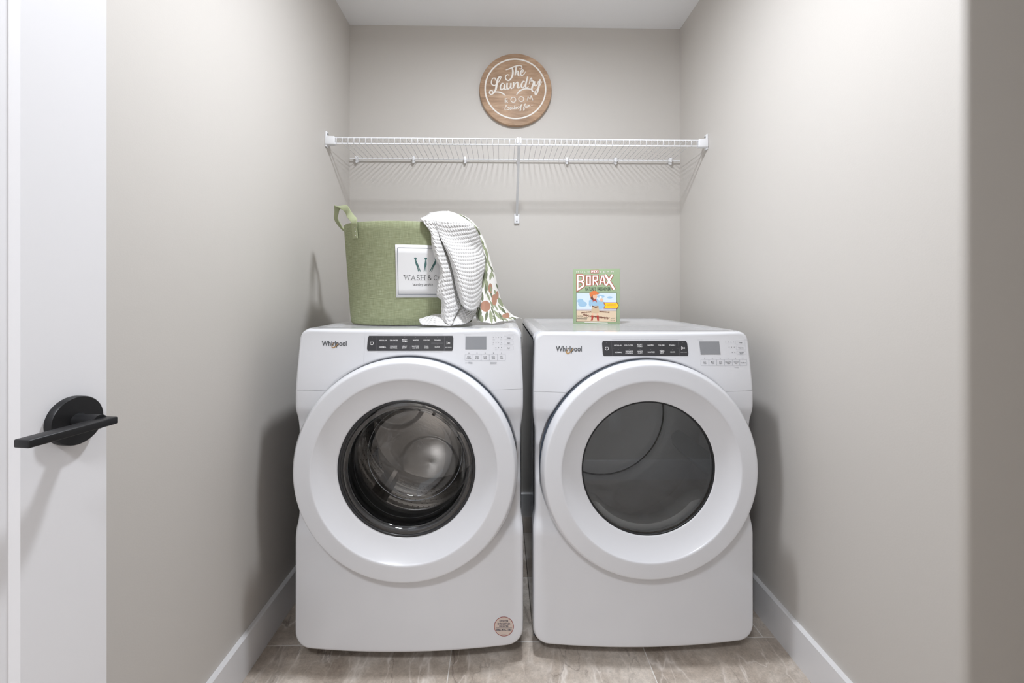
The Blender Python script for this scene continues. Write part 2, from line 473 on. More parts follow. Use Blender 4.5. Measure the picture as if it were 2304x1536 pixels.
def baseboard(name, pts, t=0.014, h=0.118):
    """run of skirting along a wall, pts on the wall line, room on the left of the run"""
    bm = bmesh.new()
    for a, b in zip(pts, pts[1:]):
        a, b = Vector((*a, 0)), Vector((*b, 0)); d = (b - a).normalized(); nrm = Vector((-d.y, d.x, 0))
        sec = [(0.0002, 0), (t, 0), (t, h - 0.004), (t - 0.004, h), (0.0002, h)]
        A = [bm.verts.new(a + nrm * o + Vector((0, 0, z))) for o, z in sec]
        B = [bm.verts.new(b + nrm * o + Vector((0, 0, z))) for o, z in sec]
        for i in range(5): bm.faces.new((A[i], A[(i + 1) % 5], B[(i + 1) % 5], B[i]))
        bm.faces.new(A[::-1]); bm.faces.new(B)
    return struct(link_mesh(name, bm, M['trim'], smooth=False))
baseboard('baseboard_left', [(XL, YB - 0.014), (XL, YF + 0.03)])
baseboard('baseboard_right', [(XR, YJ + 0.02), (XR, YB - 0.014)])
baseboard('baseboard_back', [(XR, YB), (XL, YB)])
baseboard('baseboard_front', [(DX1 + 0.078, YF), (XS, YF)])
baseboard('baseboard_side', [(XS, YJ), (XR + 0.02, YJ)])
# outlet on the front wall, seen mirrored in the dryer's window
bm = bmesh.new(); add_box(bm, (0.645, YF, 0.286), (0.715, YF + 0.006, 0.403), 0.002)
op = link_mesh('outlet_plate', bm, M['trim'], wf)
for z in (0.324, 0.365):
    bm = bmesh.new(); add_box(bm, (0.664, YF + 0.006, z - 0.014), (0.696, YF + 0.0085, z + 0.014), 0.0008)
    oc = link_mesh('socket', bm, M['shelfwhite'], op)

# door, swung open beside the left wall
def build_door():
    W, T = 0.756, 0.035
    free = Vector((-0.590, 0.676)); hinge = Vector((-0.713, -0.07))
    d = (hinge - free).normalized()               # local +x runs from the free edge towards the hinge
    o = bpy.data.objects.new('door_1', None)
    bm = bmesh.new()
    st, rec, bev = 0.104, 0.008, 0.0065
    z0, z1, rails = 0.012, 2.03, 0.12
    # local: x along the door, y out of the visible face, z up
    def q(*pts):
        bm.faces.new([bm.verts.new(p) for p in pts])
    xs = [0, st, W - st, W]; zs = [z0, z0 + 0.22, z1 - rails, z1]
    for i in range(3):
        for j in range(3):
            if i == 1 and j == 1: continue
            q((xs[i], 0, zs[j]), (xs[i + 1], 0, zs[j]), (xs[i + 1], 0, zs[j + 1]), (xs[i], 0, zs[j + 1]))
    a = [(xs[1], 0, zs[1]), (xs[2], 0, zs[1]), (xs[2], 0, zs[2]), (xs[1], 0, zs[2])]
    b = [(xs[1] + bev, -rec, zs[1] + bev), (xs[2] - bev, -rec, zs[1] + bev), (xs[2] - bev, -rec, zs[2] - bev), (xs[1] + bev, -rec, zs[2] - bev)]
    for i in range(4): q(a[i], a[(i + 1) % 4], b[(i + 1) % 4], b[i])
    q(*b)
    q((0, -T, z0), (0, -T, z1), (W, -T, z1), (W, -T, z0))
    q((0, 0, z0), (0, 0, z1), (0, -T, z1), (0, -T, z0)); q((W, 0, z0), (W, -T, z0), (W, -T, z1), (W, 0, z1))
    q((0, 0, z1), (W, 0, z1), (W, -T, z1), (0, -T, z1)); q((0, 0, z0), (0, -T, z0), (W, -T, z0), (W, 0, z0))
    bmesh.ops.remove_doubles(bm, verts=bm.verts[:], dist=1e-5)
    bpy.data.objects.remove(o)
    door = link_mesh('door_1', bm, M['door'], smooth=False)
    # orientation: local x -> d, local y -> +X side normal
    nrm = Vector((-d.y, d.x));
    if nrm.x < 0: nrm = -nrm
    mw = Matrix(((d.x, nrm.x, 0, free.x), (d.y, nrm.y, 0, free.y), (0, 0, 1, 0), (0, 0, 0, 1)))
    if mw.to_3x3().determinant() < 0:
        # keep a right-handed frame: mirror the mesh along x instead
        door.data.transform(Matrix.Scale(-1, 4, Vector((1, 0, 0)))); door.data.flip_normals()
        mw = Matrix(((-d.x, nrm.x, 0, free.x), (-d.y, nrm.y, 0, free.y), (0, 0, 1, 0), (0, 0, 0, 1)))
        sx = -1.0
    else: sx = 1.0
    door.matrix_world = mw
    struct(door, 'white panelled door standing open along the left wall')
    HX, HZ = 0.046, 0.944
    def X(v): return sx * v
    bm = bmesh.new()
    add_revolve(bm, [(0.0001, 0.0), (0.0335, 0.0), (0.0335, 0.0095), (0.0325, 0.0110), (0.0001, 0.0110)], (X(HX), HZ), 64)
    ros = link_mesh('door_handle', bm, M['black'], door, autosmooth=35)
    ros['label'] = 'matte black lever handle on a round rose'
    bm = bmesh.new(); add_revolve(bm, [(0.0105, 0.0110), (0.0095, 0.016), (0.0095, 0.046)], (X(HX), HZ), 32, close_end=True)
    link_mesh('neck', bm, M['black'], ros, autosmooth=35)
    bm = bmesh.new()
    add_box(bm, (min(X(HX - 0.0105), X(HX + 0.092)), 0.040, HZ - 0.005), (max(X(HX - 0.0105), X(HX + 0.092)), 0.062, HZ + 0.005), 0.0018, 3)
    link_mesh('lever', bm, M['black'], ros, autosmooth=35)
build_door()

# ceiling lamp (above the frame)
lt = thing('ceiling_light', 'round flush white ceiling lamp above the machines, out of frame', 'lamp', (LAMP[0], LAMP[1], ZC))
bm = bmesh.new()
r_ = bmesh.ops.create_cone(bm, cap_ends=True, segments=64, radius1=0.155, radius2=0.165, depth=0.04, matrix=Matrix.Translation((0, 0, -0.02)))
link_mesh('housing', bm, M['trim'], lt, autosmooth=40)
bm = bmesh.new()
bmesh.ops.create_cone(bm, cap_ends=True, segments=64, radius1=0.140, radius2=0.150, depth=0.012, matrix=Matrix.Translation((0, 0, -0.046)))
link_mesh('diffuser', bm, M['lampglow'], lt, autosmooth=40)

# ------------------------------------------------------------------ laundry machines
HW = 0.343            # half width
DOOR_Z, DOOR_R = 0.6085, 0.3245
ZT, ZBOT, SEAM = 1.012, 0.057, 0.831

def half_w(z):
    v = HW
    if z > SEAM: v -= 0.007 * (z - SEAM) / (ZT - SEAM)
    v -= 0.007 * sstep(0.775, 0.70, z) * sstep(0.40, 0.47, z)
    return v

def front_y(x, z):
    y = -0.028 * (1 - (x / HW) ** 2)
    if z > SEAM - 0.03: y += 0.020 * sstep(SEAM - 0.03, ZT + 0.06, z) * 1.3
    y += 0.012 * sstep(0.78, 0.73, z) * sstep(0.39, 0.45, z)
    r = math.hypot(x, z - DOOR_Z)
    y += 0.011 * sstep(DOOR_R + 0.0050, DOOR_R - 0.0040, r)
    return y

def inside(x, z):
    if z < ZBOT or z > ZT: return False
    wv = half_w(z); ax = abs(x)
    if ax > wv: return False
    for zz, rr, top in ((ZBOT, 0.045, False), (ZT, 0.028, True)):
        cz = zz - rr if top else zz + rr
        if ((z > cz) if top else (z < cz)) and ax > wv - rr:
            if math.hypot(ax - (wv - rr), z - cz) > rr: return False
    return True

def surround_bm():
    bm = bmesh.new(); n = 384; ro = 0.013
    grid = []
    for k in range(n):
        th = 2 * PI * k / n; c, s = math.cos(th), math.sin(th)
        a, b = 0.2, 0.9
        for _ in range(40):
            m_ = (a + b) / 2
            if inside(m_ * c, DOOR_Z + m_ * s): a = m_
            else: b = m_
        B = a
        base = [0.285, 0.305, DOOR_R - 0.0080, DOOR_R - 0.0040, DOOR_R - 0.0018, DOOR_R + 0.0005, DOOR_R + 0.0028, DOOR_R + 0.0050]
        lim = B - ro
        st = base[-1] if base[-1] < lim else lim
        outer = [st + (lim - st) * (i / 22.0) for i in range(1, 23)] if st < lim else [lim] * 22
        rs = base + outer
        N = len(rs); rs = [min(r, lim - (N - 1 - i) * 0.00012) for i, r in enumerate(rs)]
        col = []
        for r in rs: col.append((r * c, front_y(r * c, DOOR_Z + r * s), DOOR_Z + r * s))
        x0, y0 = rs[-1], front_y(rs[-1] * c, DOOR_Z + rs[-1] * s)
        for i in range(1, 7):
            p = PI / 2 * i / 6; r = x0 + ro * math.sin(p)
            col.append((r * c, y0 + ro * (1 - math.cos(p)), DOOR_Z + r * s))
        r = x0 + ro
        col.append((r * c, 0.065, DOOR_Z + r * s))
        grid.append([bm.verts.new(p) for p in col])
    for k in range(n):
        A, Bc = grid[k], grid[(k + 1) % n]
        for i in range(len(A) - 1): bm.faces.new((A[i], Bc[i], Bc[i + 1], A[i + 1]))
    return bm

def cut(bm, co, no):
    """keep the side of the plane the normal points to"""
    g = bm.verts[:] + bm.edges[:] + bm.faces[:]
    bmesh.ops.bisect_plane(bm, geom=g, plane_co=co, plane_no=no, clear_inner=True, dist=1e-6)

def machine(kind, cx, y0, dz, label, name, cat):
    """shared cabinet and door of the matching pair; z values are the washer's, shifted by dz"""
    T = thing(name, label, cat, (cx, y0, 0))
    D = lambda bm: (bmesh.ops.translate(bm, verts=bm.verts[:], vec=(0, 0, dz)), bm)[1]
    # ---- cabinet: open-fronted shell
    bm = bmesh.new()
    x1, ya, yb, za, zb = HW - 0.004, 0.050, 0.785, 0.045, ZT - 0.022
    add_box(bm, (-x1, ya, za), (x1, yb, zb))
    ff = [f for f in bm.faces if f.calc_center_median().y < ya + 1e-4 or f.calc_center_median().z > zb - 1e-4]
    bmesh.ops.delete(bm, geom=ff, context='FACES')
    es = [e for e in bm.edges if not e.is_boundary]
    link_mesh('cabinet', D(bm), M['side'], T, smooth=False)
    # ---- lid with a sunk field
    bm = bmesh.new()
    def loop(x, yf, yr, z): return [bm.verts.new(p) for p in ((-x, yf, z), (x, yf, z), (x, yr, z), (-x, yr, z))]
    L = [loop(x1, 0.060, 0.790, ZT - 0.030)]
    for i in range(7):
        q = PI / 2 * i / 6; r_ = 0.020
        L.append(loop(x1 - r_ * (1 - math.cos(q)), 0.060, 0.790 - 0.006 * (1 - math.cos(q)), ZT - r_ * (1 - math.sin(q))))
    L += [loop(x1 - 0.050, 0.080, 0.735, ZT), loop(x1 - 0.058, 0.088, 0.727, ZT - 0.0035)]
    for A, B in zip(L, L[1:]):
        for i in range(4): bm.faces.new((A[i], A[(i + 1) % 4], B[(i + 1) % 4], B[i]))
    bm.faces.new(L[-1])
    # lift so the lid never pokes through the console's rolled edge
    link_mesh('lid', D(bm), M['enamel'], T, autosmooth=25)
    # ---- fronts
    b1 = surround_bm(); cut(b1, (0, 0, SEAM + 0.0003), (0, 0, 1))
    if kind == 'washer':
        xd = SX['drawer']
        b2 = b1.copy(); cut(b1, (xd + 0.00012, 0, 0), (1, 0, 0)); cut(b2, (xd - 0.00012, 0, 0), (-1, 0, 0))
        link_mesh('dispenser_drawer', D(b2), M['enamel'], T, autosmooth=50)
    con = link_mesh('console', D(b1), M['enamel'], T, autosmooth=50)
    b3 = surround_bm(); cut(b3, (0, 0, SEAM - 0.0003), (0, 0, -1))
    link_mesh('front_panel', D(b3), M['enamel'], T, autosmooth=50)
    # ---- dark ring colouring in the shade of the gap round the door
    bm = bmesh.new(); add_revolve(bm, [(0.212, -0.010), (0.290, -0.010), (0.314, -0.012), (0.3228, -0.0150), (0.3238, 0.006)], (0, DOOR_Z), 160)
    link_mesh('door_gap_shade', D(bm), M['shadowgap'], T)
    # ---- door
    bm = bmesh.new()
    prof = [(0.300, -0.0185), (0.3140, -0.0185), (0.3175, -0.0205), (0.3215, -0.0270), (DOOR_R, -0.0345), (DOOR_R, -0.046), (0.3238, -0.0520), (0.3195, -0.0608), (0.3158, -0.0672), (0.3145, -0.0688),
            (0.3125, -0.0697), (0.3095, -0.0701), (0.3000, -0.0706), (0.2850, -0.0716), (0.2720, -0.0726), (0.2700, -0.0727), (0.2665, -0.0728), (0.2645, -0.0721), (0.2630, -0.0706), (0.2618, -0.0697), (0.2560, -0.0655), (0.2450, -0.0588),
            (0.2300, -0.0512), (0.2150, -0.0458), (0.2070, -0.0433), (0.2050, -0.0427), (0.2015, -0.0412), (0.2000, -0.0395), (0.1995, -0.030)]
    add_revolve(bm, prof, (0, DOOR_Z), 192)
    door = link_mesh('door', D(bm), M['doorwhite'], T, autosmooth=60)
    # ---- feet
    for fx in (-0.29, 0.29):
        for fy in (0.10, 0.72):
            bm = bmesh.new(); h = 0.045 + dz
            bmesh.ops.create_cone(bm, cap_ends=True, segments=20, radius1=0.024, radius2=0.020, depth=h, matrix=Matrix.Translation((fx, fy, h / 2)))
            link_mesh('foot', bm, M['feet'], T, autosmooth=40)
    return T, con, door

def on_front(T_loc, dz):
    """pixel -> (x, z) on the front of the machine standing at T_loc"""
    def f(px, py):
        zc = T_loc[1]
        for _ in range(8):
            p = at(px, py, zc)
            yl = T_loc[1] + front_y(p.x - T_loc[0], p.z - dz)
            zc += (yl - p.y)
        return p.x - T_loc[0], p.z
    return f

WLOC = (-0.279, 1.345, 0.0); WDZ = 0.0
DLOC = (0.438, 1.362, 0.0); DDZ = -0.012
SX = {}
fw = on_front(WLOC, WDZ); fd = on_front(DLOC, DDZ)
SX['drawer'] = fw(819, 800)[0]

def px_map(conv, loc, dz, ox, oy, sc, lift=0.0004):
    """zoomed-crop coordinates of the printed console -> local point just above the enamel"""
    def f(cx, cy, lay=0):
        x, z = conv(ox + cx / sc, oy + cy / sc)
        return (x, front_y(x, z - dz) - lift - 0.00022 * lay, z)
    return f

def console_art(con, mp, strip, legends, mats, disp, btn, opts, leds, notes, lines):
    # dark touch strip
    a = Art(mp); x0t, x1t, x0b, x1b, y0, y1 = strip
    nx, ny = 24, 6
    g = []
    for j in range(ny + 1):
        v = j / ny; xa = x0t + (x0b - x0t) * v; xb = x1t + (x1b - x1t) * v
        # rounded ends
        rr = 0.0
        if j in (0, ny): rr = (x1t - x0t) * 0.010
        g.append([a.bm.verts.new(mp(xa + rr + (xb - xa - 2 * rr) * i / nx, y0 + (y1 - y0) * v, 1)) for i in range(nx + 1)])
    for j in range(ny):
        for i in range(nx): a.bm.faces.new((g[j][i], g[j][i + 1], g[j + 1][i + 1], g[j + 1][i]))
    st = a.build('touch_strip', M['charcoal'], con)
    a = Art(mp)
    for (t, x, y, wd, h) in legends: Art(mp).text(t, x, y, wd, h, 3, flip=True, bold=0.012).build('legend', M['whiteink'], st)
    for (x, y, r) in mats['power']:
        pts = [(x + r * math.cos(math.radians(q)), y + r * math.sin(math.radians(q))) for q in range(-60, 241, 15)]
        a.line(pts, r * 0.28, 3); a.line([(x, y - r * 1.05), (x, y + r * 0.1)], r * 0.28, 3)
    for (x, y, r) in mats['play']:
        a.line([(x - r, y - r), (x + r * 0.5, y), (x - r, y + r)], r * 0.28, 3, closed=True)
        a.line([(x + r * 0.75, y - r * 0.6), (x + r * 0.75, y + r * 0.6)], r * 0.28, 3); a.line([(x + r * 1.25, y - r * 0.6), (x + r * 1.25, y + r * 0.6)], r * 0.28, 3)
    for ln in mats['bars']: a.line(ln[0], ln[1], 3)
    a.build('power_and_start_symbols', M['whiteink'], st)
    for (x, y, r) in mats['dots']: Art(mp).disc(x, y, r, lay=3, n=8).build('indicator_mark', M['dim'], st)
    for ln in mats['dimlines']: Art(mp).line(ln[0], ln[1], 2).build('divider_line', M['dim'], st)
    a = Art(mp); (dx0, dy0), (dx1, dy1), (dx2, dy2), (dx3, dy3) = disp
    a.poly(disp, 1); a.build('display', M['display'], con)
    # three round-cornered keys with words
    for (x0, y0, x1, y1, t, wd, h) in btn:
        a = Art(mp); r = (y1 - y0) * 0.1
        pts = []
        for (cx_, cy_, a0) in ((x1 - r, y0 + r, -90), (x1 - r, y1 - r, 0), (x0 + r, y1 - r, 90), (x0 + r, y0 + r, 180)):
            for q in range(0, 91, 30): pts.append((cx_ + r * math.cos(math.radians(a0 + q)), cy_ + r * math.sin(math.radians(a0 + q))))
        a.line(pts, (y1 - y0) * 0.035, 1, closed=True)
        k = a.build('key', M['keyline'], con)
        a = Art(mp); ws = t.split('\n'); n = len(ws)
        for i, s_ in enumerate(ws):
            a.text(s_, (x0 + x1) / 2, (y0 + y1) / 2 + (i - (n - 1) / 2) * h * 1.25, None, h, 2, flip=True, bold=0.012, em=h)
        a.build('word', M['ink'], k)
    # led dots and printed notes
    for (x, y, r) in leds: Art(mp).disc(x, y, r, lay=2, n=10).build('indicator_dot', M['ink'], con)
    for (t, x, y, wd, h) in notes: Art(mp).text(t, x, y, wd, h, 2, flip=True).build('printed_note', M['inklight'], con)
    for (p, wd) in lines: Art(mp).line(p, wd, 1).build('printed_line', M['inklight'], con)

def logo(con, mp, x0, x1, ytop, ybase, name='emblem'):
    a = Art(mp)
    h = ybase - ytop
    # lettering, baseline-true, squeezed to the width seen
    a.text('Whirlpool', (x0 + x1) / 2, (ytop + ybase) / 2 + h * 0.14, x1 - x0, h * 1.28, 2, flip=True, bold=0.018)
    e = a.build(name, M['ink'], con)
    a = Art(mp); cx = x0 + (x1 - x0) * 0.535; cy = (ytop + ybase) / 2 + h * 0.16; W = x1 - x0
    pts = []; wid = []
    for i in range(25):
        q = math.radians(-62 + 262 * i / 24)
        ex, ey = 0.10 * W * math.cos(q), 0.84 * h * math.sin(q)
        rt = math.radians(38)
        pts.append((cx + ex * math.cos(rt) - ey * math.sin(rt) * 0.9, cy + ex * math.sin(rt) * 0.4 + ey * math.cos(rt) * 0.95))
        wid.append(h * (0.03 + 0.13 * math.sin(PI * i / 24)))
    a.line(pts, wid, 3)
    a.build('swoosh', M['gold'], e)

# ================= washer
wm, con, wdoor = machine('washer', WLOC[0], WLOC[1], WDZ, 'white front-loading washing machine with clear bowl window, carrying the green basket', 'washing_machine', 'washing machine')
mp = px_map(fw, WLOC, WDZ, 680, 720, 4.114)
cols = [(750, 745), (850, 846), (950, 947), (1051, 1048), (1151, 1149), (1253, 1250)]
leg = [('REGULAR', 750, 187, 66, 12), ('DELICATES', 850, 187, 74, 12), ('BULKY', 950, 180, 46, 12), ('ITEMS', 950, 196, 44, 12), ('WHITES', 1051, 186, 54, 12), ('COLORS', 1151, 186, 58, 12), ('TOWELS', 1253, 186, 58, 12),
       ('NORMAL', 745, 249, 64, 12), ('WRINKLE', 846, 242, 66, 12), ('CONTROL', 846, 257, 68, 12), ('HEAVY', 947, 242, 48, 12), ('DUTY', 947, 257, 40, 12), ('SANITIZE', 1048, 242, 64, 12), ('with OXI', 1048, 257, 60, 12),
       ('COLD', 1149, 242, 40, 12), ('WASH', 1149, 257, 42, 12), ('QUICK', 1250, 249, 46, 12), ('HOLD TO START', 1355, 251, 58, 6)]
marks = {'power': [(645, 213, 15)], 'play': [(1351, 211, 12)], 'bars': [],
         'dots': [(x, y, 3.2) for c in cols for x, y in ((c[0], 159), (c[1], 222))] + [(648, 162, 3), (1358, 162, 3)],
         'dimlines': [([(692, 150), (690, 280)], 1.5), ([(1318, 150), (1314, 282)], 2.5), ([(1195, 213), (1308, 213)], 3), ([(1000, 240), (1000, 275)], 1.5), ([(1100, 240), (1100, 275)], 1.5)]}
ox = [1505, 1581, 1656, 1732, 1807, 1882]
console_art(con, mp, (610, 1400, 598, 1396, 145, 284), leg, marks, [(1512, 150), (1705, 150), (1705, 270), (1510, 270)],
            [(1866, 145, 1954, 180, 'Temp', 40, 11), (1867, 192, 1954, 228, 'Spin', 32, 11), (1867, 239, 1955, 275, 'Soil', 26, 11)] +
            [(ox[i] + 1, 315, ox[i + 1] - 1, 372, t, None, 10.5) for i, t in enumerate(('Clean\nWasher', 'Drain\n& Spin', 'Cycle\nSignal', 'Extra\nRinse', 'Pre\nSoak'))],
            None, [(x, 304, 3.2) for x in (1543, 1619, 1694, 1770, 1846)] + [(x, y, 3.2) for y in (157, 205) for x in (1769, 1794, 1818, 1842)] + [(x, 253, 3.2) for x in (1793, 1818, 1844)],
            [('WHAT TO WASH', 1003, 133, 92, 7), ('HOW TO WASH', 1000, 297, 84, 7), ('COLD', 1770, 180, 26, 6), ('HOT', 1842, 180, 22, 6), ('OFF', 1768, 226, 18, 6), ('FAST', 1842, 226, 24, 6), ('LIGHT', 1795, 273, 26, 6), ('HEAVY', 1842, 273, 30, 6)],
            [([(700, 133), (950, 133)], 1.6), ([(1055, 133), (1300, 133)], 1.6), ([(690, 297), (950, 297)], 1.6), ([(1048, 297), (1300, 297)], 1.6),
             ([(1500, 135), (1965, 135)], 1.6), ([(1740, 391), (1800, 391)], 5), ([(1738, 401), (1798, 401)], 4), ([(1508, 394), (1540, 394)], 3), ([(1538, 392), (1576, 396)], 12)])
logo(con, mp, 182, 412, 190, 239)
# round sticker low on the front
mp = px_map(fw, WLOC, WDZ, 1080, 1160, 4.086)
a = Art(mp); a.disc(220, 1016, 88, lay=0, n=48); stk = a.build('sticker', M['stick'], wm); stk['label'] = 'round beige registration sticker with a red rim'
a = Art(mp); a.line([(220 + 88 * math.cos(2 * PI * i / 48), 1016 + 88 * math.sin(2 * PI * i / 48)) for i in range(48)], 5, 1, closed=True); a.build('rim', M['stickred'], stk)
a = Art(mp)
for t, y, wd, h in (('REGISTER', 966, 82, 17), ('ENREGISTRER', 990, 116, 17), ('REGISTRE', 1013, 84, 17), ('888-900-3381', 1047, 138, 22)): a.text(t, 220, y, wd, h, 2, flip=True, bold=0.014)
a.line([(146, 1029), (296, 1029)], 2.5, 2); a.line([(204, 1093), (238, 1093)], 4, 2)
a.build('lettering', M['stickink'], stk)

# window bowl, gasket and drum
c0 = (0, DOOR_Z)
bm = bmesh.new(); add_revolve(bm, [(0.2005, -0.0405), (0.197, -0.0425), (0.193, -0.0405), (0.190, -0.034), (0.190, -0.020)], c0, 160)
link_mesh('window_rim', bm, M['rubber'], wdoor)
bm = bmesh.new(); add_revolve(bm, [(0.196, -0.038), (0.186, -0.042), (0.176, -0.040), (0.170, -0.032), (0.166, 0.000), (0.158, 0.045), (0.150, 0.085), (0.140, 0.097), (0.110, 0.103), (0.060, 0.106), (0.0005, 0.107)], c0, 128)
link_mesh('bowl_window', bm, M['clearglass'], wdoor)
for r, y, t in ((0.1505, 0.084, 0.0013), (0.1690, 0.010, 0.0009)):
    bm = bmesh.new(); add_revolve(bm, [(r + t * math.cos(2 * PI * i / 8), y + t * math.sin(2 * PI * i / 8)) for i in range(9)], c0, 128)
    link_mesh('bowl_edge', bm, M['display'], wdoor)
bm = bmesh.new(); add_revolve(bm, [(0.205, -0.018), (0.200, -0.010), (0.192, 0.006), (0.196, 0.022), (0.190, 0.030), (0.197, 0.045), (0.188, 0.062), (0.182, 0.080), (0.196, 0.088), (0.215, 0.090)], c0, 128)
link_mesh('gasket', bm, M['rubber'], wm)
def drum_washer():
    bm = bmesh.new()
    prof = [(0.183, 0.092), (0.190, 0.088), (0.215, 0.092), (0.238, 0.105), (0.246, 0.125)]
    for i in range(1, 30):
        prof.append((0.246 + 0.0022 * math.sin(i / 29 * PI * 14), 0.125 + 0.29 * i / 29))
    prof += [(0.240, 0.430), (0.225, 0.442)]
    add_revolve(bm, prof, c0, 120)
    dr = link_mesh('drum', bm, M['steel'], wm, autosmooth=60)
    # pressed back plate: three broad petals
    bm = bmesh.new(); n, nr = 180, 60; g = []
    for i in range(nr + 1):
        r = 0.226 * i / nr; row = []
        for k in range(n):
            th = 2 * PI * k / n
            y = 0.416 + 0.05 * r * r
            for q in (146, 266, 26):
                dd = math.hypot(r * math.cos(th) - 0.17 * math.cos(math.radians(q)), r * math.sin(th) - 0.17 * math.sin(math.radians(q)))
                y += 0.020 * sstep(0.119, 0.107, dd) + 0.9 * max(0.0, 0.107 - dd) ** 2
            row.append(bm.verts.new((r * math.cos(th), y, DOOR_Z + r * math.sin(th))) if r > 0 else None)
        g.append(row)
    cv = bm.verts.new((0, 0.416, DOOR_Z))
    for k in range(n):
        bm.faces.new((cv, g[1][(k + 1) % n], g[1][k]))
        for i in range(1, nr): bm.faces.new((g[i][k], g[i][(k + 1) % n], g[i + 1][(k + 1) % n], g[i + 1][k]))
    link_mesh('back_plate', bm, M['steel'], dr, autosmooth=60)
    # three fins
    for q in (112, 232, 352):
        bm = bmesh.new(); th = math.radians(q); cr, sr = math.cos(th), math.sin(th)
        secs = []
        for i in range(11):
            t = i / 10; y = 0.14 + 0.28 * t
            hgt = 0.062 * math.sin(PI * min(max(t, 0.03), 0.97)) ** 0.5; wd = 0.035
            row = []
            for u, v in ((-1, 0), (-0.55, 0.55), (-0.22, 0.95), (0.22, 0.95), (0.55, 0.55), (1, 0)):
                r = 0.249 - hgt * v; tt = u * wd
                row.append(bm.verts.new((r * cr - tt * sr, y, DOOR_Z + r * sr + tt * cr)))
            secs.append(row)
        for A, B in zip(secs, secs[1:]):
            for i in range(5): bm.faces.new((A[i], A[i + 1], B[i + 1], B[i]))
        bm.faces.new(secs[0]); bm.faces.new(secs[-1][::-1])
        link_mesh('lifter', bm, M['steel'], dr, autosmooth=50)
    # perforations of the lower shell
    bm = bmesh.new()
    for i in range(12):
        y = 0.145 + 0.023 * i
        for k in range(40):
            th = math.radians(180 + 180 * (k + 0.5 * (i % 2)) / 40)
            if abs(math.degrees(th) - 232) < 11 or abs(math.degrees(th) - 352) < 11: continue
            r = 0.2432; c = Vector((r * math.cos(th), y, DOOR_Z + r * math.sin(th)))
            u = Vector((-math.sin(th), 0, math.cos(th))); v = Vector((0, 1, 0))
            bm.faces.new([bm.verts.new(c + (u * math.cos(2 * PI * j / 8) + v * math.sin(2 * PI * j / 8)) * 0.0021) for j in range(8)])
    o = link_mesh('perforations', bm, M['hole'], dr, smooth='keep'); o['kind'] = 'stuff'
drum_washer()

# ================= dryer
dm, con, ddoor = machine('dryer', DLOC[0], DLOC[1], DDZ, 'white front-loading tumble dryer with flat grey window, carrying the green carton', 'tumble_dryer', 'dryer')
mp = px_map(fd, DLOC, DDZ, 1340, 755, 10.47)
cols = [(522, 535), (773, 788), (1030, 1045), (1285, 1300), (1538, 1555), (1792, 1812)]
leg = [('REGULAR', 525, 230, 176, 32), ('DELICATES', 780, 228, 196, 32), ('BULKY', 1038, 208, 124, 32), ('ITEMS', 1042, 250, 112, 32), ('WHITES', 1290, 226, 144, 32), ('COLORS', 1545, 225, 152, 32), ('TOWELS', 1800, 226, 148, 32),
       ('NORMAL', 535, 390, 164, 32), ('WRINKLE', 790, 368, 172, 32), ('CONTROL', 792, 410, 178, 32), ('HEAVY', 1048, 368, 122, 32), ('DUTY', 1050, 408, 104, 32), ('SANITIZE', 1308, 386, 164, 32), ('TIMED', 1560, 362, 114, 32), ('DRY', 1562, 402, 82, 32), ('QUICK', 1815, 385, 116, 32), ('HOLD TO START', 2078, 388, 148, 15)]
marks = {'power': [(264, 300, 38)], 'play': [(2055, 290, 32)], 'bars': [],
         'dots': [(x, y, 8) for c in cols for x, y in ((c[0], 153), (c[1], 322))] + [(252, 168, 8), (2055, 162, 8)],
         'dimlines': [([(375, 140), (395, 470)], 4), ([(1945, 140), (1985, 465)], 6), ([(405, 297), (1950, 297)], 3)]}
MW = px_map(fd, DLOC, DDZ, 1160, 700, 3.972)
def c7(x, y):      # crop 7 -> crop 8 coordinates
    return ((1160 + x / 3.972 - 1340) * 10.47, (700 + y / 3.972 - 755) * 10.47)
def c7b(x0, y0, x1, y1, *r):
    p, q = c7(x0, y0), c7(x1, y1); k = 10.47 / 3.972
    return (p[0], p[1], q[0], q[1], r[0], r[1] * k if r[1] else None, r[2] * k)
ox = [1655, 1726, 1797, 1867, 1938, 2002, 2068]
K = 10.47 / 3.972
console_art(con, mp, (148, 2152, 172, 2192, 122, 478), leg, marks, [c7(1640, 268), c7(1818, 268), c7(1832, 386), c7(1654, 387)],
            [c7b(1966, 262, 2050, 295, 'Temp', 38, 10), c7b(1970, 309, 2056, 341, 'Dryness', 52, 10), c7b(1976, 355, 2060, 388, 'Wrinkle\nShield', 48, 9)] +
            [c7b(ox[i] + 1, 430, ox[i + 1] - 1, 486, t, None, 9.5) for i, t in enumerate(('Less\nTime', 'More\nTime', 'Cycle\nSignal', 'Damp Dry\nSignal', 'Control\nLock', 'EcoBoost'))],
            None, [(*c7(x, 417), 3.0 * K) for x in (1688, 1758, 1828, 1897, 1965, 2031)] + [(*c7(x, 275), 3 * K) for x in (1878, 1902, 1924, 1947)] + [(*c7(x, 321), 3 * K) for x in (1907, 1930, 1953)] + [(*c7(x, 368), 3 * K) for x in (1935, 1958)],
            [('WHAT TO DRY', 1163, 92, 205, 20), ('HOW TO DRY', 1198, 516, 192, 20)],
            [([(380, 92), (1040, 92)], 4), ([(1285, 92), (1940, 92)], 4), ([(400, 516), (1060, 516)], 4), ([(1330, 516), (1970, 516)], 4),
             ([c7(1625, 255), c7(2085, 255)], 4), ([c7(1955, 502), c7(1995, 502)], 8)])
logo(con, MW, 360, 592, 310, 360)
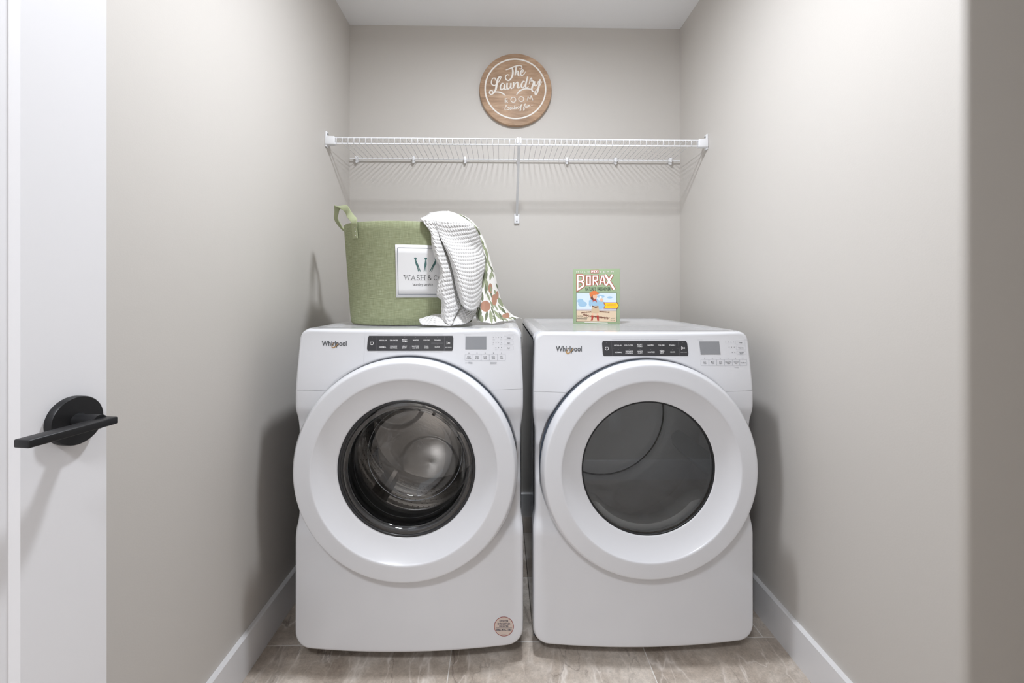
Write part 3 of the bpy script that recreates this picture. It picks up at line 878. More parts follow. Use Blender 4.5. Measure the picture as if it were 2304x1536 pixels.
# window, drum
bm = bmesh.new(); add_revolve(bm, [(0.2010, -0.0408), (0.1985, -0.0415), (0.1965, -0.0400), (0.1962, -0.030)], (0, DOOR_Z + DDZ), 160)
link_mesh('window_rim', bm, M['darkseam'], ddoor)
bm = bmesh.new()
bmesh.ops.create_circle(bm, cap_ends=True, segments=128, radius=0.1975, matrix=Matrix.Translation((0, -0.0385, DOOR_Z + DDZ)) @ Matrix.Rotation(PI / 2, 4, 'X'))
link_mesh('window_pane', bm, M['tintglass'], ddoor, smooth=False)
def drum_dryer():
    c = (0, DOOR_Z + DDZ)
    bm = bmesh.new()
    add_revolve(bm, [(0.198, -0.026), (0.205, -0.006), (0.210, 0.010), (0.222, 0.020), (0.262, 0.024), (0.285, 0.030)], c, 128)
    link_mesh('front_bulkhead', bm, M['dryerplastic'], dm, autosmooth=50)
    bm = bmesh.new()
    add_revolve(bm, [(0.285, 0.03), (0.318, 0.045), (0.326, 0.06), (0.326, 0.16), (0.323, 0.168), (0.326, 0.176), (0.326, 0.335), (0.3245, 0.337), (0.326, 0.339), (0.326, 0.52), (0.320, 0.555), (0.306, 0.568), (0.292, 0.570), (0.284, 0.580), (0.281, 0.598)], c, 128)
    dr = link_mesh('drum', bm, M['dryerdrum'], dm, autosmooth=50)
    bm = bmesh.new(); add_revolve(bm, [(0.283, 0.598), (0.281, 0.606), (0.270, 0.606), (0.266, 0.600)], c, 128)
    link_mesh('felt_seal', bm, M['darkseam'], dr)
    bm = bmesh.new(); add_revolve(bm, [(0.2715, 0.604), (0.2715, 0.590), (0.266, 0.584), (0.240, 0.584), (0.232, 0.590), (0.08, 0.594), (0.0005, 0.594)], c, 128)
    link_mesh('back_plate', bm, M['dryerdrum'], dr, autosmooth=50)
    for q in (343, 243, 103):
        bm = bmesh.new(); th = math.radians(q); cr, sr = math.cos(th), math.sin(th); secs = []
        for i in range(13):
            t = i / 12; y = 0.06 + 0.48 * t
            hgt = 0.082 * (math.sin(PI * min(max(t, 0.04), 0.96)) ** 0.6); wd = 0.040
            row = []
            for u, v in ((-1, 0), (-0.5, 0.5), (-0.2, 0.92), (0.0, 1.0), (0.2, 0.92), (0.5, 0.5), (1, 0)):
                r = 0.328 - hgt * v; tt = u * wd
                row.append(bm.verts.new((c[0] + r * cr - tt * sr, y, c[1] + r * sr + tt * cr)))
            secs.append(row)
        for A, B in zip(secs, secs[1:]):
            for i in range(6): bm.faces.new((A[i], A[i + 1], B[i + 1], B[i]))
        bm.faces.new(secs[0]); bm.faces.new(secs[-1][::-1])
        link_mesh('lifter', bm, M['dryerplastic'], dr, autosmooth=60)
    # lint screen trim at the bottom of the opening
    bm = bmesh.new(); n = 40; rows = []
    for k in range(n + 1):
        th = math.radians(-152 + 124 * k / n)
        e = min(k, n - k) / n; hh = 0.026 * sstep(0.0, 0.10, e) + 0.002
        rows.append([bm.verts.new((c[0] + r * math.cos(th), y, c[1] + r * math.sin(th))) for r, y in
                     ((0.212, -0.004), (0.212 - hh, -0.006), (0.210 - hh, 0.002), (0.210 - hh, 0.050), (0.214 - hh, 0.056), (0.222, 0.056))])
    for A, B in zip(rows, rows[1:]):
        for i in range(5): bm.faces.new((A[i], A[i + 1], B[i + 1], B[i]))
    ls = link_mesh('lint_screen', bm, M['dryerplastic'], dm, autosmooth=45)
    bm = bmesh.new()
    for k in range(9):
        th = math.radians(-84 + 4.6 * k)
        for y in (0.014, 0.028, 0.042):
            r = 0.1832; t0 = math.radians(1.5)
            bm.faces.new([bm.verts.new((c[0] + r * math.cos(th + a_), y + b_, c[1] + r * math.sin(th + a_))) for a_, b_ in ((-t0, -0.003), (t0, -0.003), (t0, 0.003), (-t0, 0.003))])
    link_mesh('slots', bm, M['darkseam'], ls, smooth='keep')
drum_dryer()

# ------------------------------------------------------------------ basket
BC = Vector((-0.335, 1.685, 1.0122)); BROT = math.radians(9); BA, BB, BH = 0.247, 0.182, 0.352
def bk(z): return 0.90 + 0.10 * (z / BH)
def bpt(phi, z, off=0.0):
    """point on the basket's wall; phi from the long axis, off outwards"""
    k = bk(z); ex = 2.15
    c, s = math.cos(phi), math.sin(phi)
    x = (abs(c) ** (2 / ex)) * math.copysign(1, c) * (BA * k + off); y = (abs(s) ** (2 / ex)) * math.copysign(1, s) * (BB * k + off)
    return Vector((x, y, z))
bas = thing('laundry_basket', 'oval sage green linen laundry basket with printed label, on the washing machine', 'basket', BC, BROT)
def basket_shell():
    bm = bmesh.new(); uvl = bm.loops.layers.uv.new('UVMap'); n, nz = 120, 14
    per = [0.0]
    for k in range(n): per.append(per[-1] + (bpt(2 * PI * (k + 1) / n, BH) - bpt(2 * PI * k / n, BH)).length)
    def ring(z, off): return [bm.verts.new(bpt(2 * PI * k / n, z, off)) for k in range(n)]
    spec = [(0.004, -0.012), (0.0, -0.006), (0.004, -0.0015)] + [(0.004 + (BH - 0.006) * i / nz, 0.0) for i in range(1, nz + 1)] + [(BH, -0.002), (BH, -0.004), (BH - 0.003, -0.006)]
    spec += [(BH - 0.003 - (BH - 0.012) * i / 6, -0.006) for i in range(1, 7)]
    rings = [ring(z, o) for z, o in spec]
    v = [0.0]
    for (z0, o0), (z1, o1) in zip(spec, spec[1:]): v.append(v[-1] + math.hypot(z1 - z0, o1 - o0))
    for i in range(len(rings) - 1):
        for k in range(n):
            f = bm.faces.new((rings[i][k], rings[i][(k + 1) % n], rings[i + 1][(k + 1) % n], rings[i + 1][k]))
            for lp, (u_, v_) in zip(f.loops, ((per[k], v[i]), (per[k + 1], v[i]), (per[k + 1], v[i + 1]), (per[k], v[i + 1]))): lp[uvl].uv = (u_, v_)
    bm.faces.new(rings[0][::-1]); bm.faces.new(rings[-1])
    return link_mesh('body', bm, M['linen'], bas, autosmooth=60)
basket_shell()
# cloth label stitched on the long front side
_tab = []
_l = 0.0
for i in range(0, 1201):
    ph = -PI / 2 - 1.0 + 2.0 * i / 1200
    p = bpt(ph, BH * 0.55)
    if i: _l += (p - _prev).length
    _prev = p; _tab.append((_l, ph))
_mid = [l for l, ph in _tab if ph >= -PI / 2][0]
def phi_of(s):
    t = s + _mid; lo_, hi_ = 0, 1200
    while hi_ - lo_ > 1:
        m_ = (lo_ + hi_) // 2
        if _tab[m_][0] < t: lo_ = m_
        else: hi_ = m_
    (l0, p0), (l1, p1) = _tab[lo_], _tab[hi_]
    return p0 + (p1 - p0) * (t - l0) / max(l1 - l0, 1e-9)
LS0, LW, LH, LZ0 = 0.048, 0.200, 0.178, 0.094
# drawing coordinates: zoomed crop, label spans x 718..1352, y 1095..517
def lab(cx, cy, lay=0):
    s = LS0 + (cx - 1035.0) / 634.0 * LW; z = LZ0 + (1095.0 - cy) / 578.0 * LH
    return bpt(phi_of(s), z, 0.0016 + 0.0003 * lay)
a = Art(lab); a.rect(718, 1095, 1352, 517, 0, 32, 6); lb = a.build('label', M['labelcloth'], bas); lb['label'] = 'white cloth label with three teal clothes pegs'
sol = lb.modifiers.new('thickness', 'SOLIDIFY'); sol.thickness = 0.001; sol.offset = -1
a = Art(lab)
for x0, y0, x1, y1 in ((742, 550, 1328, 550), (742, 1060, 1328, 1060)): a.line([(x0 + (x1 - x0) * i / 30, y0) for i in range(31)], 6, 1)
for x in (742, 1328): a.line([(x, 550 + 510 * i / 8) for i in range(9)], 6, 1)
a.build('border', M['labelrim'], lb)
a = Art(lab)
for (xt, xb) in ((925, 968), (1033, 1027), (1141, 1086)):
    dx = xb - xt
    a.disc(xt, 664, 14, 10, 1)
    a.line([(xt, 668), (xt + dx * 0.08, 690), (xt + dx * 0.2, 712), (xt + dx * 0.42, 735), (xt + dx * 0.62, 755)], [17, 13, 21, 24, 18], 1)
    for sgn in (-1, 1):
        a.line([(xt + dx * 0.55 + sgn * 5, 745), (xt + dx * 0.78 + sgn * 7, 778), (xb + sgn * 10, 808)], [9, 9, 8], 1)
a.build('pegs', M['teal'], lb)
def serif(a, letter, x, yb, h, wd, th):
    yt = yb - h; sf = th * 2.2; t2 = th * 0.7
    def bar(px, py): a.line([(px - sf, py), (px + sf, py)], t2, 1)
    if letter == 'W':
        a.line([(x, yt), (x + wd * 0.27, yb), (x + wd * 0.5, yt), (x + wd * 0.73, yb), (x + wd, yt)], th, 1)
        bar(x, yt); bar(x + wd, yt)
    elif letter == 'A':
        a.line([(x, yb), (x + wd * 0.5, yt), (x + wd, yb)], th, 1); a.line([(x + wd * 0.2, yb - h * 0.34), (x + wd * 0.8, yb - h * 0.34)], t2, 1); bar(x, yb); bar(x + wd, yb)
    elif letter == 'S':
        a.line([(x + wd * 0.92, yt + h * 0.2), (x + wd * 0.75, yt + h * 0.03), (x + wd * 0.35, yt), (x + wd * 0.08, yt + h * 0.2), (x + wd * 0.25, yt + h * 0.42), (x + wd * 0.75, yt + h * 0.58), (x + wd * 0.94, yb - h * 0.2), (x + wd * 0.65, yb), (x + wd * 0.25, yb - h * 0.03), (x + wd * 0.05, yb - h * 0.2)], th, 1, smooth=4)
    elif letter == 'H':
        a.line([(x, yt), (x, yb)], th, 1); a.line([(x + wd, yt), (x + wd, yb)], th, 1); a.line([(x, yb - h * 0.5), (x + wd, yb - h * 0.5)], t2, 1)
        for q in (x, x + wd): bar(q, yt); bar(q, yb)
    elif letter == '&':
        a.line([(x + wd, yb), (x + wd * 0.2, yt + h * 0.3), (x + wd * 0.35, yt), (x + wd * 0.62, yt + h * 0.2), (x + wd * 0.1, yb - h * 0.28), (x + wd * 0.35, yb), (x + wd * 0.8, yb - h * 0.2), (x + wd * 0.95, yb - h * 0.5)], th, 1, smooth=4)
    elif letter in 'CO':
        n = 24; a0, a1 = (40, 320) if letter == 'C' else (0, 360)
        a.line([(x + wd / 2 + wd / 2 * math.cos(math.radians(a0 + (a1 - a0) * i / n)), yb - h / 2 + h / 2 * math.sin(math.radians(a0 + (a1 - a0) * i / n))) for i in range(n + 1)], th, 1)
        if letter == 'C': a.line([(x + wd * 0.9, yt), (x + wd * 0.9, yt + h * 0.25)], t2, 1)
a = Art(lab)
for ch, x, wd in (('W', 810, 54), ('A', 884, 38), ('S', 940, 30), ('H', 986, 38), ('&', 1056, 40), ('C', 1124, 36), ('O', 1176, 44)):
    serif(a, ch, x, 901, 50, wd, 5.5)
a.text('laundry service', 1011, 955, 214, 38, 1, flip=True, shear=-0.2)
a.build('lettering', M['labelink'], lb)

# strap handle at the left end
def ribbon(name, pts, wdir, wd, th, mat, parent, inv):
    P = catmull(pts, 5); W = catmull(wdir, 5); bm = bmesh.new(); rows = []
    for i, p in enumerate(P):
        t = (P[min(i + 1, len(P) - 1)] - P[max(i - 1, 0)]).normalized()
        w_ = W[i] - t * W[i].dot(t); w_.normalize(); nn = t.cross(w_)
        rows.append([bm.verts.new(inv @ (p + w_ * a_ * wd / 2 + nn * b_ * th / 2)) for a_, b_ in ((-1, -0.6), (-0.85, -1), (0.85, -1), (1, -0.6), (1, 0.6), (0.85, 1), (-0.85, 1), (-1, 0.6))])
    for A, B in zip(rows, rows[1:]):
        for k in range(8): bm.faces.new((A[k], A[(k + 1) % 8], B[(k + 1) % 8], B[k]))
    bm.faces.new(rows[0][::-1]); bm.faces.new(rows[-1])
    return link_mesh(name, bm, mat, parent, autosmooth=50)
binv = (Matrix.Translation(BC) @ Matrix.Rotation(BROT, 4, 'Z')).inverted()
bmat = binv.inverted()
def onb(phi, z, off): return bmat @ bpt(phi, z, off)
fa, ba = math.radians(221), math.radians(160)
hp = [onb(fa, BH - 0.056, 0.0035), onb(fa, BH - 0.022, 0.004), onb(fa, BH + 0.004, 0.004)]
hp += [at(787, 484, 1.600), at(779, 470, 1.620), at(769, 464.5, 1.650), at(759, 466, 1.685), at(757, 478, 1.705), at(756, 491, 1.715), at(762, 503, 1.722), at(769, 512, 1.725)]
hp += [onb(ba, BH - 0.034, 0.004), onb(ba, BH - 0.060, 0.0035)]
tng = lambda ph: (onb(ph + 0.05, BH, 0) - onb(ph - 0.05, BH, 0)).normalized()
wa = tng(fa)
wv = [wa, wa, wa, wa, wa, Vector((0.8, -0.6, -0.1)), Vector((0.8, -0.6, 0.0)), Vector((0.75, -0.65, 0.0)), Vector((0.75, -0.65, 0.1)), Vector((0.7, -0.7, 0.1)), Vector((0.5, -0.8, 0.1)), tng(ba), tng(ba)]
if wv[0].x < 0: wv = [-v if i in (0, 1, 2, 3, 4) else v for i, v in enumerate(wv)]
if wv[-1].y > 0: wv[-1] = -wv[-1]; wv[-2] = -wv[-2]
ribbon('handle', hp, wv, 0.024, 0.0042, M['strap'], bas, binv)
hd = [o for o in bas.children if o.name.startswith('handle')][0]
for zz in (BH - 0.020, BH - 0.033, BH - 0.046):
    bm = bmesh.new(); bmesh.ops.create_icosphere(bm, subdivisions=2, radius=0.0016, matrix=Matrix.Translation(binv @ onb(fa + 0.025, zz, 0.0062)))
    link_mesh('rivet', bm, M['labelcloth'], hd)

# ------------------------------------------------------------------ cloths
def spline_grid(ctrl, nu, nv):
    """Catmull-Rom surface through a grid of points"""
    rows = [catmull(r, nu) for r in ctrl]
    cols = [catmull([r[i] for r in rows], nv) for i in range(len(rows[0]))]
    return [[cols[i][j] for i in range(len(cols))] for j in range(len(cols[0]))]

def Q(cx, cy, zc): return at(740 + cx / 4.8, 440 + cy / 4.8, zc)

def clear_basket(p, gap):
    """move a cloth point off the basket's wall"""
    for _ in range(140):
        q = binv @ p
        over = max(0.0, q.z - BH)
        if over > 0.07: return
        g_ = gap - over * 1.6
        k = bk(min(max(q.z, 0.0), BH)); e = (abs(q.x) / (BA * k + g_)) ** 2.15 + (abs(q.y) / (BB * k + g_)) ** 2.15
        if e >= 1.0: return
        d = Vector((0, 0, p.z)) - p; d.normalize(); p += d * 0.002
def cloth_patch(bm, uvl, ctrl, nu, nv, rip=0.0, uvo=(0, 0), matf=None, seed=0, gap=0.012, skip=0):
    G = spline_grid([[Q(*p) for p in r] for r in ctrl], nu, nv)
    R, C = len(G), len(G[0])
    if rip:
        N = []
        for j in range(R):
            row = []
            for i in range(C):
                du = G[j][min(i + 1, C - 1)] - G[j][max(i - 1, 0)]; dv = G[min(j + 1, R - 1)][i] - G[max(j - 1, 0)][i]
                n = du.cross(dv); row.append(n.normalized() if n.length > 0 else Vector((0, -1, 0)))
            N.append(row)
        for j in range(R):
            for i in range(C):
                u, v = i / (C - 1), j / (R - 1)
                G[j][i] = G[j][i] + N[j][i] * rip * (math.sin(u * 17 + v * 3 + seed) * 0.6 + math.sin(u * 9 - v * 7 + seed * 2.1) * 0.5) * (0.3 + 0.7 * v)
    for it in range(4):
        for j, r in enumerate(G):
            for p in r:
                if j >= skip: clear_basket(p, gap)
                p.z = max(p.z, 1.0140)
        if it == 3: break
        for _ in range(4):
            N_ = [[p.copy() for p in r] for r in G]
            for j in range(1, R - 1):
                for i in range(1, C - 1):
                    N_[j][i] = G[j][i] * 0.4 + (G[j - 1][i] + G[j + 1][i] + G[j][i - 1] + G[j][i + 1]) * 0.15
            G = N_
    U = [[0.0] * C for _ in range(R)]; V = [[0.0] * C for _ in range(R)]
    mi, mj = C // 2, R // 2
    for j in range(R):
        for i in range(mi + 1, C): U[j][i] = U[j][i - 1] + (G[j][i] - G[j][i - 1]).length
        for i in range(mi - 1, -1, -1): U[j][i] = U[j][i + 1] - (G[j][i + 1] - G[j][i]).length
    for i in range(C):
        for j in range(mj + 1, R): V[j][i] = V[j - 1][i] + (G[j][i] - G[j - 1][i]).length
        for j in range(mj - 1, -1, -1): V[j][i] = V[j + 1][i] - (G[j + 1][i] - G[j][i]).length
    vs = [[bm.verts.new(p) for p in r] for r in G]
    for j in range(R - 1):
        for i in range(C - 1):
            f = bm.faces.new((vs[j][i], vs[j][i + 1], vs[j + 1][i + 1], vs[j + 1][i]))
            for lp, (jj, ii) in zip(f.loops, ((j, i), (j, i + 1), (j + 1, i + 1), (j + 1, i))): lp[uvl].uv = (U[jj][ii] + uvo[0], V[jj][ii] + uvo[1])
            if matf: f.material_index = matf((i + 0.5) / (C - 1), (j + 0.5) / (R - 1), f)

PA = [[(1150, 330, 1.78), (1300, 300, 1.80), (1450, 330, 1.80), (1555, 430, 1.80), (1640, 600, 1.79)],
      [(1085, 236, 1.66), (1250, 206, 1.70), (1400, 230, 1.73), (1550, 345, 1.74), (1640, 500, 1.73)],
      [(1110, 270, 1.58), (1230, 290, 1.60), (1380, 350, 1.62), (1540, 470, 1.65), (1668, 610, 1.69)],
      [(1160, 350, 1.53), (1260, 420, 1.53), (1400, 500, 1.55), (1560, 600, 1.59), (1690, 700, 1.66)],
      [(1215, 480, 1.505), (1310, 560, 1.50), (1430, 640, 1.52), (1570, 720, 1.56), (1685, 790, 1.64)],
      [(1290, 640, 1.50), (1370, 720, 1.48), (1470, 800, 1.50), (1580, 850, 1.54), (1660, 890, 1.62)],
      [(1345, 830, 1.495), (1410, 880, 1.47), (1490, 930, 1.485), (1580, 960, 1.53), (1650, 1000, 1.60)],
      [(1375, 990, 1.49), (1430, 1030, 1.465), (1500, 1070, 1.475), (1580, 1080, 1.52), (1648, 1090, 1.59)],
      [(1430, 1170, 1.49), (1460, 1205, 1.465), (1510, 1240, 1.47), (1570, 1235, 1.51), (1620, 1190, 1.57)]]
PB = [[(985, 296, 1.60), (1040, 262, 1.60), (1090, 240, 1.64), (1130, 262, 1.62)],
      [(1040, 330, 1.525), (1080, 320, 1.52), (1130, 330, 1.525), (1190, 390, 1.545)],
      [(1100, 400, 1.500), (1130, 410, 1.49), (1170, 440, 1.50), (1225, 500, 1.53)],
      [(1110, 520, 1.492), (1150, 530, 1.475), (1200, 560, 1.49), (1280, 640, 1.52)],
      [(1150, 680, 1.485), (1195, 690, 1.465), (1240, 720, 1.485), (1330, 780, 1.515)],
      [(1200, 760, 1.48), (1230, 790, 1.46), (1280, 830, 1.48), (1360, 900, 1.515)],
      [(1195, 880, 1.48), (1240, 920, 1.455), (1300, 960, 1.475), (1385, 1020, 1.515)],
      [(1170, 1060, 1.475), (1230, 1080, 1.45), (1310, 1110, 1.47), (1425, 1170, 1.515)],
      [(1222, 1130, 1.473), (1260, 1170, 1.45), (1330, 1190, 1.465), (1425, 1195, 1.505)],
      [(1222, 1250, 1.470), (1260, 1290, 1.447), (1320, 1290, 1.46), (1390, 1250, 1.49)],
      [(1226, 1335, 1.465), (1270, 1375, 1.447), (1320, 1402, 1.44), (1345, 1330, 1.47)]]
PC = [[(975, 1335, 1.49), (980, 1362, 1.465), (1000, 1388, 1.44), (1010, 1392, 1.435)],
      [(1040, 1312, 1.51), (1050, 1352, 1.475), (1085, 1385, 1.445), (1100, 1396, 1.43)],
      [(1140, 1287, 1.51), (1150, 1330, 1.46), (1180, 1380, 1.445), (1200, 1400, 1.43)],
      [(1225, 1275, 1.50), (1240, 1330, 1.47), (1280, 1390, 1.45), (1310, 1404, 1.435)]]
PD = [[(1360, 1250, 1.52), (1450, 1190, 1.53), (1520, 1215, 1.55), (1600, 1190, 1.59)],
      [(1340, 1320, 1.49), (1430, 1300, 1.495), (1510, 1300, 1.52), (1590, 1260, 1.57)],
      [(1335, 1365, 1.47), (1420, 1360, 1.475), (1500, 1340, 1.50), (1570, 1300, 1.545)],
      [(1330, 1397, 1.45), (1400, 1392, 1.46), (1480, 1378, 1.48), (1550, 1335, 1.525)]]
def finish_cloth(name, bm, mats, thick, label, cat):
    o = link_mesh(name, bm, mats, None, smooth='keep')
    for p in o.data.polygons: p.use_smooth = True
    s = o.modifiers.new('thickness', 'SOLIDIFY'); s.thickness = thick; s.offset = 0
    return tag(o, label, cat)
bm = bmesh.new(); uvl = bm.loops.layers.uv.new('UVMap')
cloth_patch(bm, uvl, PA, 8, 8, 0.0022, (0, 0), seed=1, skip=8)
cloth_patch(bm, uvl, PB, 8, 8, 0.0020, (0.5, 0), seed=2)
cloth_patch(bm, uvl, PC, 8, 8, 0.0010, (0.9, 0), seed=3)
cloth_patch(bm, uvl, PD, 8, 8, 0.0015, (1.3, 0), seed=4)
finish_cloth('waffle_towel', bm, M['waffle'], 0.003, 'white waffle-weave towel draped over the rim of the green basket', 'towel')

# printed cloth behind the towel
FL = [[(1250, 230, 1.74), (1290, 216, 1.75), (1310, 206, 1.755), (1330, 216, 1.78)],
      [(1370, 250, 1.74), (1400, 228, 1.75), (1425, 212, 1.755), (1440, 222, 1.78)],
      [(1480, 330, 1.74), (1520, 300, 1.75), (1552, 288, 1.755), (1565, 310, 1.78)],
      [(1560, 450, 1.735), (1610, 430, 1.735), (1644, 425, 1.745), (1652, 445, 1.775)],
      [(1600, 600, 1.715), (1660, 570, 1.715), (1694, 558, 1.735), (1702, 575, 1.77)],
      [(1600, 750, 1.70), (1680, 720, 1.70), (1744, 716, 1.74), (1748, 730, 1.78)],
      [(1590, 900, 1.67), (1690, 880, 1.665), (1792, 878, 1.73), (1798, 890, 1.77)],
      [(1580, 1060, 1.645), (1690, 1050, 1.63), (1834, 1078, 1.72), (1842, 1085, 1.76)],
      [(1580, 1200, 1.62), (1700, 1200, 1.60), (1882, 1198, 1.71), (1892, 1205, 1.75)],
      [(1590, 1310, 1.60), (1710, 1300, 1.575), (1945, 1283, 1.70), (1965, 1290, 1.74)],
      [(1605, 1362, 1.58), (1750, 1372, 1.555), (1905, 1352, 1.62), (2082, 1332, 1.70)]]
# leaves and discs of the print: (cx, cy, half length, half width, tilt, material) in drawing coordinates
LEAF = [(1415, 214, 55, 10, 20, 1), (1500, 268, 46, 12, 42, 2), (1585, 350, 50, 13, 55, 1), (1600, 420, 40, 9, 75, 2), (1655, 505, 38, 13, 62, 2), (1700, 620, 70, 14, 76, 1),
        (1720, 720, 60, 12, 72, 1), (1685, 860, 75, 26, 95, 2), (1700, 960, 70, 22, 80, 1), (1755, 790, 45, 10, 62, 2), (1745, 870, 50, 14, 100, 1), (1690, 1010, 60, 12, 86, 2),
        (1640, 1000, 60, 14, 95, 2), (1805, 1060, 55, 14, 62, 1), (1850, 1150, 62, 22, 62, 1), (1880, 1240, 50, 14, 50, 2), (1750, 1060, 60, 10, 78, 2), (1630, 1280, 75, 22, 92, 2),
        (1750, 1310, 80, 20, 82, 1), (1650, 1330, 45, 22, 80, 1), (1820, 1290, 70, 16, 52, 1), (1860, 1310, 60, 12, 60, 2), (1940, 1320, 50, 9, 25, 1), (2020, 1335, 40, 8, 15, 2), (1800, 1200, 60, 9, 60, 1),
        (1770, 1250, 60, 9, 68, 2), (1985, 1318, 30, 6, 10, 2), (2050, 1345, 30, 7, 10, 1),
        (1350, 208, 40, 8, 8, 1), (1455, 232, 40, 9, 30, 2), (1540, 300, 34, 9, 48, 1), (1620, 400, 36, 11, 62, 2), (1640, 470, 40, 9, 66, 1), (1672, 560, 44, 12, 68, 1), (1690, 690, 60, 10, 80, 2),
        (1700, 780, 55, 14, 84, 1), (1765, 850, 48, 9, 70, 1), (1660, 940, 70, 16, 88, 1), (1655, 1090, 60, 15, 84, 2), (1720, 1090, 55, 11, 70, 1), (1600, 1220, 70, 14, 96, 1), (1700, 1300, 60, 16, 100, 2),
        (1790, 1330, 46, 14, 70, 2), (1760, 1180, 50, 12, 66, 1), (1845, 1210, 50, 10, 58, 1), (1900, 1335, 46, 10, 30, 1), (1815, 980, 40, 8, 72, 2)]
DISC = [(1690, 1195, 52, 60, 0, 3), (1742, 1000, 22, 55, 12, 3), (1785, 1125, 28, 62, 8, 3), (1815, 1075, 16, 45, 0, 3), (1910, 1300, 40, 26, 30, 3), (1745, 1010, 10, 26, 0, 1), (1925, 1282, 20, 16, 40, 3)]
def fl_mat(u, v, f):
    c = f.calc_center_median()
    xc = c.x * math.cos(YAW) - c.y * math.sin(YAW); zc = c.x * math.sin(YAW) + c.y * math.cos(YAW)
    cx = (1152 + F * xc / zc - 740) * 4.8; cy = (HORIZON - F * (c.z - H) / zc - 440) * 4.8
    m_ = 0
    for (x, y, a_, b_, t, k) in LEAF:
        th = math.radians(t); dx, dy = cx - x, cy - y
        p = dx * math.cos(th) + dy * math.sin(th); q = -dx * math.sin(th) + dy * math.cos(th)
        if abs(p) < a_ and abs(q) < b_ * (1 - (p / a_) ** 2): m_ = k
    for (x, y, a_, b_, t, k) in DISC:
        if ((cx - x) / a_) ** 2 + ((cy - y) / b_) ** 2 < 1: m_ = k
    return m_
bm = bmesh.new(); uvl = bm.loops.layers.uv.new('UVMap')
cloth_patch(bm, uvl, FL, 56, 34, 0.005, (0, 0), fl_mat, seed=5, gap=0.003)
finish_cloth('printed_cloth', bm, [M['fl_white'], M['fl_green'], M['fl_dark'], M['fl_terra']], 0.002, 'white cloth printed with green leaves and terracotta fruit, hanging behind the white towel', 'cloth')

# ------------------------------------------------------------------ carton on the dryer
CW, CH, CD = 0.186, 0.2235, 0.066
CX, CY, CZ = 0.3805, 1.790, 0.9966
crt = thing('cleaner_box', 'green laundry powder carton with red and white lettering, standing on the dryer', 'box', (CX, CY, CZ), math.radians(-12.3))
bm = bmesh.new(); add_box(bm, (-CW / 2, 0, 0), (CW / 2, CD, CH), 0.0012, 2)
cb = link_mesh('carton', bm, M['card_green'], crt, autosmooth=40)
def cm(cx, cy, lay=0):
    return (-CW / 2 + (cx - 258) / 892.0 * CW, -0.0002 - 0.00016 * lay, (1252 - cy) / 1066.0 * CH)
def art(name, mat, parent, fn):
    a = Art(cm); fn(a); return a.build(name, M[mat], parent)
pic = art('picture', 'card_dark', cb, lambda a: a.rect(316, 646, 1088, 1210, 1))
art('sky', 'card_sky', pic, lambda a: a.rect(322, 653, 1082, 985, 2))
art('haze', 'card_haze', pic, lambda a: a.rect(322, 965, 1082, 1000, 3))
def sand(a): a.rect(322, 995, 1082, 1203, 3)
art('ground', 'card_sand', pic, sand)
def clouds(a):
    for x, y, rx, ry in ((400, 810, 60, 45), (440, 870, 85, 55), (820, 880, 80, 60), (790, 720, 70, 30), (960, 740, 50, 20), (760, 940, 90, 25)): a.disc(x, y, rx, ry, 3)
art('cloud_patches', 'card_blue', pic, clouds)
def mules(a):
    rnd = random.Random(3)
    for x0, x1, y0, y1, n, s in ((430, 600, 1035, 1015, 6, 17), (760, 940, 1008, 1022, 8, 15), (470, 600, 1075, 1105, 5, 20), (640, 930, 1105, 1135, 11, 21)):
        for i in range(n):
            t = i / (n - 1); x, y = x0 + (x1 - x0) * t, y0 + (y1 - y0) * t
            a.disc(x, y, s, s * 0.42, 4, 10); a.line([(x + s * 0.7, y), (x + s * 1.1, y - s * 0.8)], s * 0.35, 4)
            for q in (-0.7, -0.4, 0.5, 0.8): a.line([(x + s * q, y), (x + s * (q + rnd.uniform(-0.2, 0.2)), y + s * 1.3)], s * 0.16, 4)
art('mule_train', 'card_brown', pic, mules)
# small standing figure in ranch clothes
def fig_blue(a):
    a.poly([(600, 770), (735, 775), (745, 905), (625, 910)], 5); a.poly([(565, 800), (612, 775), (622, 880), (585, 925), (560, 880)], 5)
    a.poly([(735, 790), (800, 810), (800, 838), (735, 870)], 5)
art('shirt', 'card_blue', pic, fig_blue)
art('skirt', 'card_tan', pic, lambda a: a.poly([(625, 905), (745, 900), (765, 1030), (700, 1045), (605, 1030)], 5))
def fig_skin(a):
    a.disc(678, 722, 42, 48, 6); a.disc(805, 790, 30, 34, 6); a.rect(618, 1040, 648, 1095, 5); a.rect(712, 1040, 742, 1095, 5)
art('skin', 'card_skin', pic, fig_skin)
def fig_hair(a): a.disc(628, 740, 34, 55, 5); a.line([(625, 905), (690, 932), (745, 915)], 18, 6)
art('hair_and_belt', 'card_brown', pic, fig_hair)
def fig_red(a):
    a.poly([(640, 785), (700, 768), (716, 840), (690, 815), (660, 800), (635, 835)], 7)
    a.poly([(606, 1085), (652, 1090), (636, 1185), (594, 1190), (610, 1150)], 6); a.poly([(706, 1090), (750, 1085), (756, 1190), (722, 1188)], 6)
art('kerchief_and_boots', 'card_red', pic, fig_red)
def fig_hat(a):
    a.disc(665, 650, 62, 40, 7, 20); a.poly([(572, 650), (600, 640), (690, 655), (775, 655), (735, 680), (660, 682), (600, 735), (575, 700)], 7)
art('hat', 'card_orange', pic, fig_hat)
def cup(a): a.disc(785, 735, 26, 22, 7)
art('cup', 'card_white', pic, cup)
art('flash_edge', 'card_red', cb, lambda a: a.poly([(836, 836), (1100, 836), (1128, 893), (1100, 955), (838, 955), (868, 893)], 8))
fl_ = art('flash', 'card_yellow', cb, lambda a: a.poly([(856, 848), (1094, 848), (1117, 893), (1094, 943), (856, 943), (882, 893)], 9))
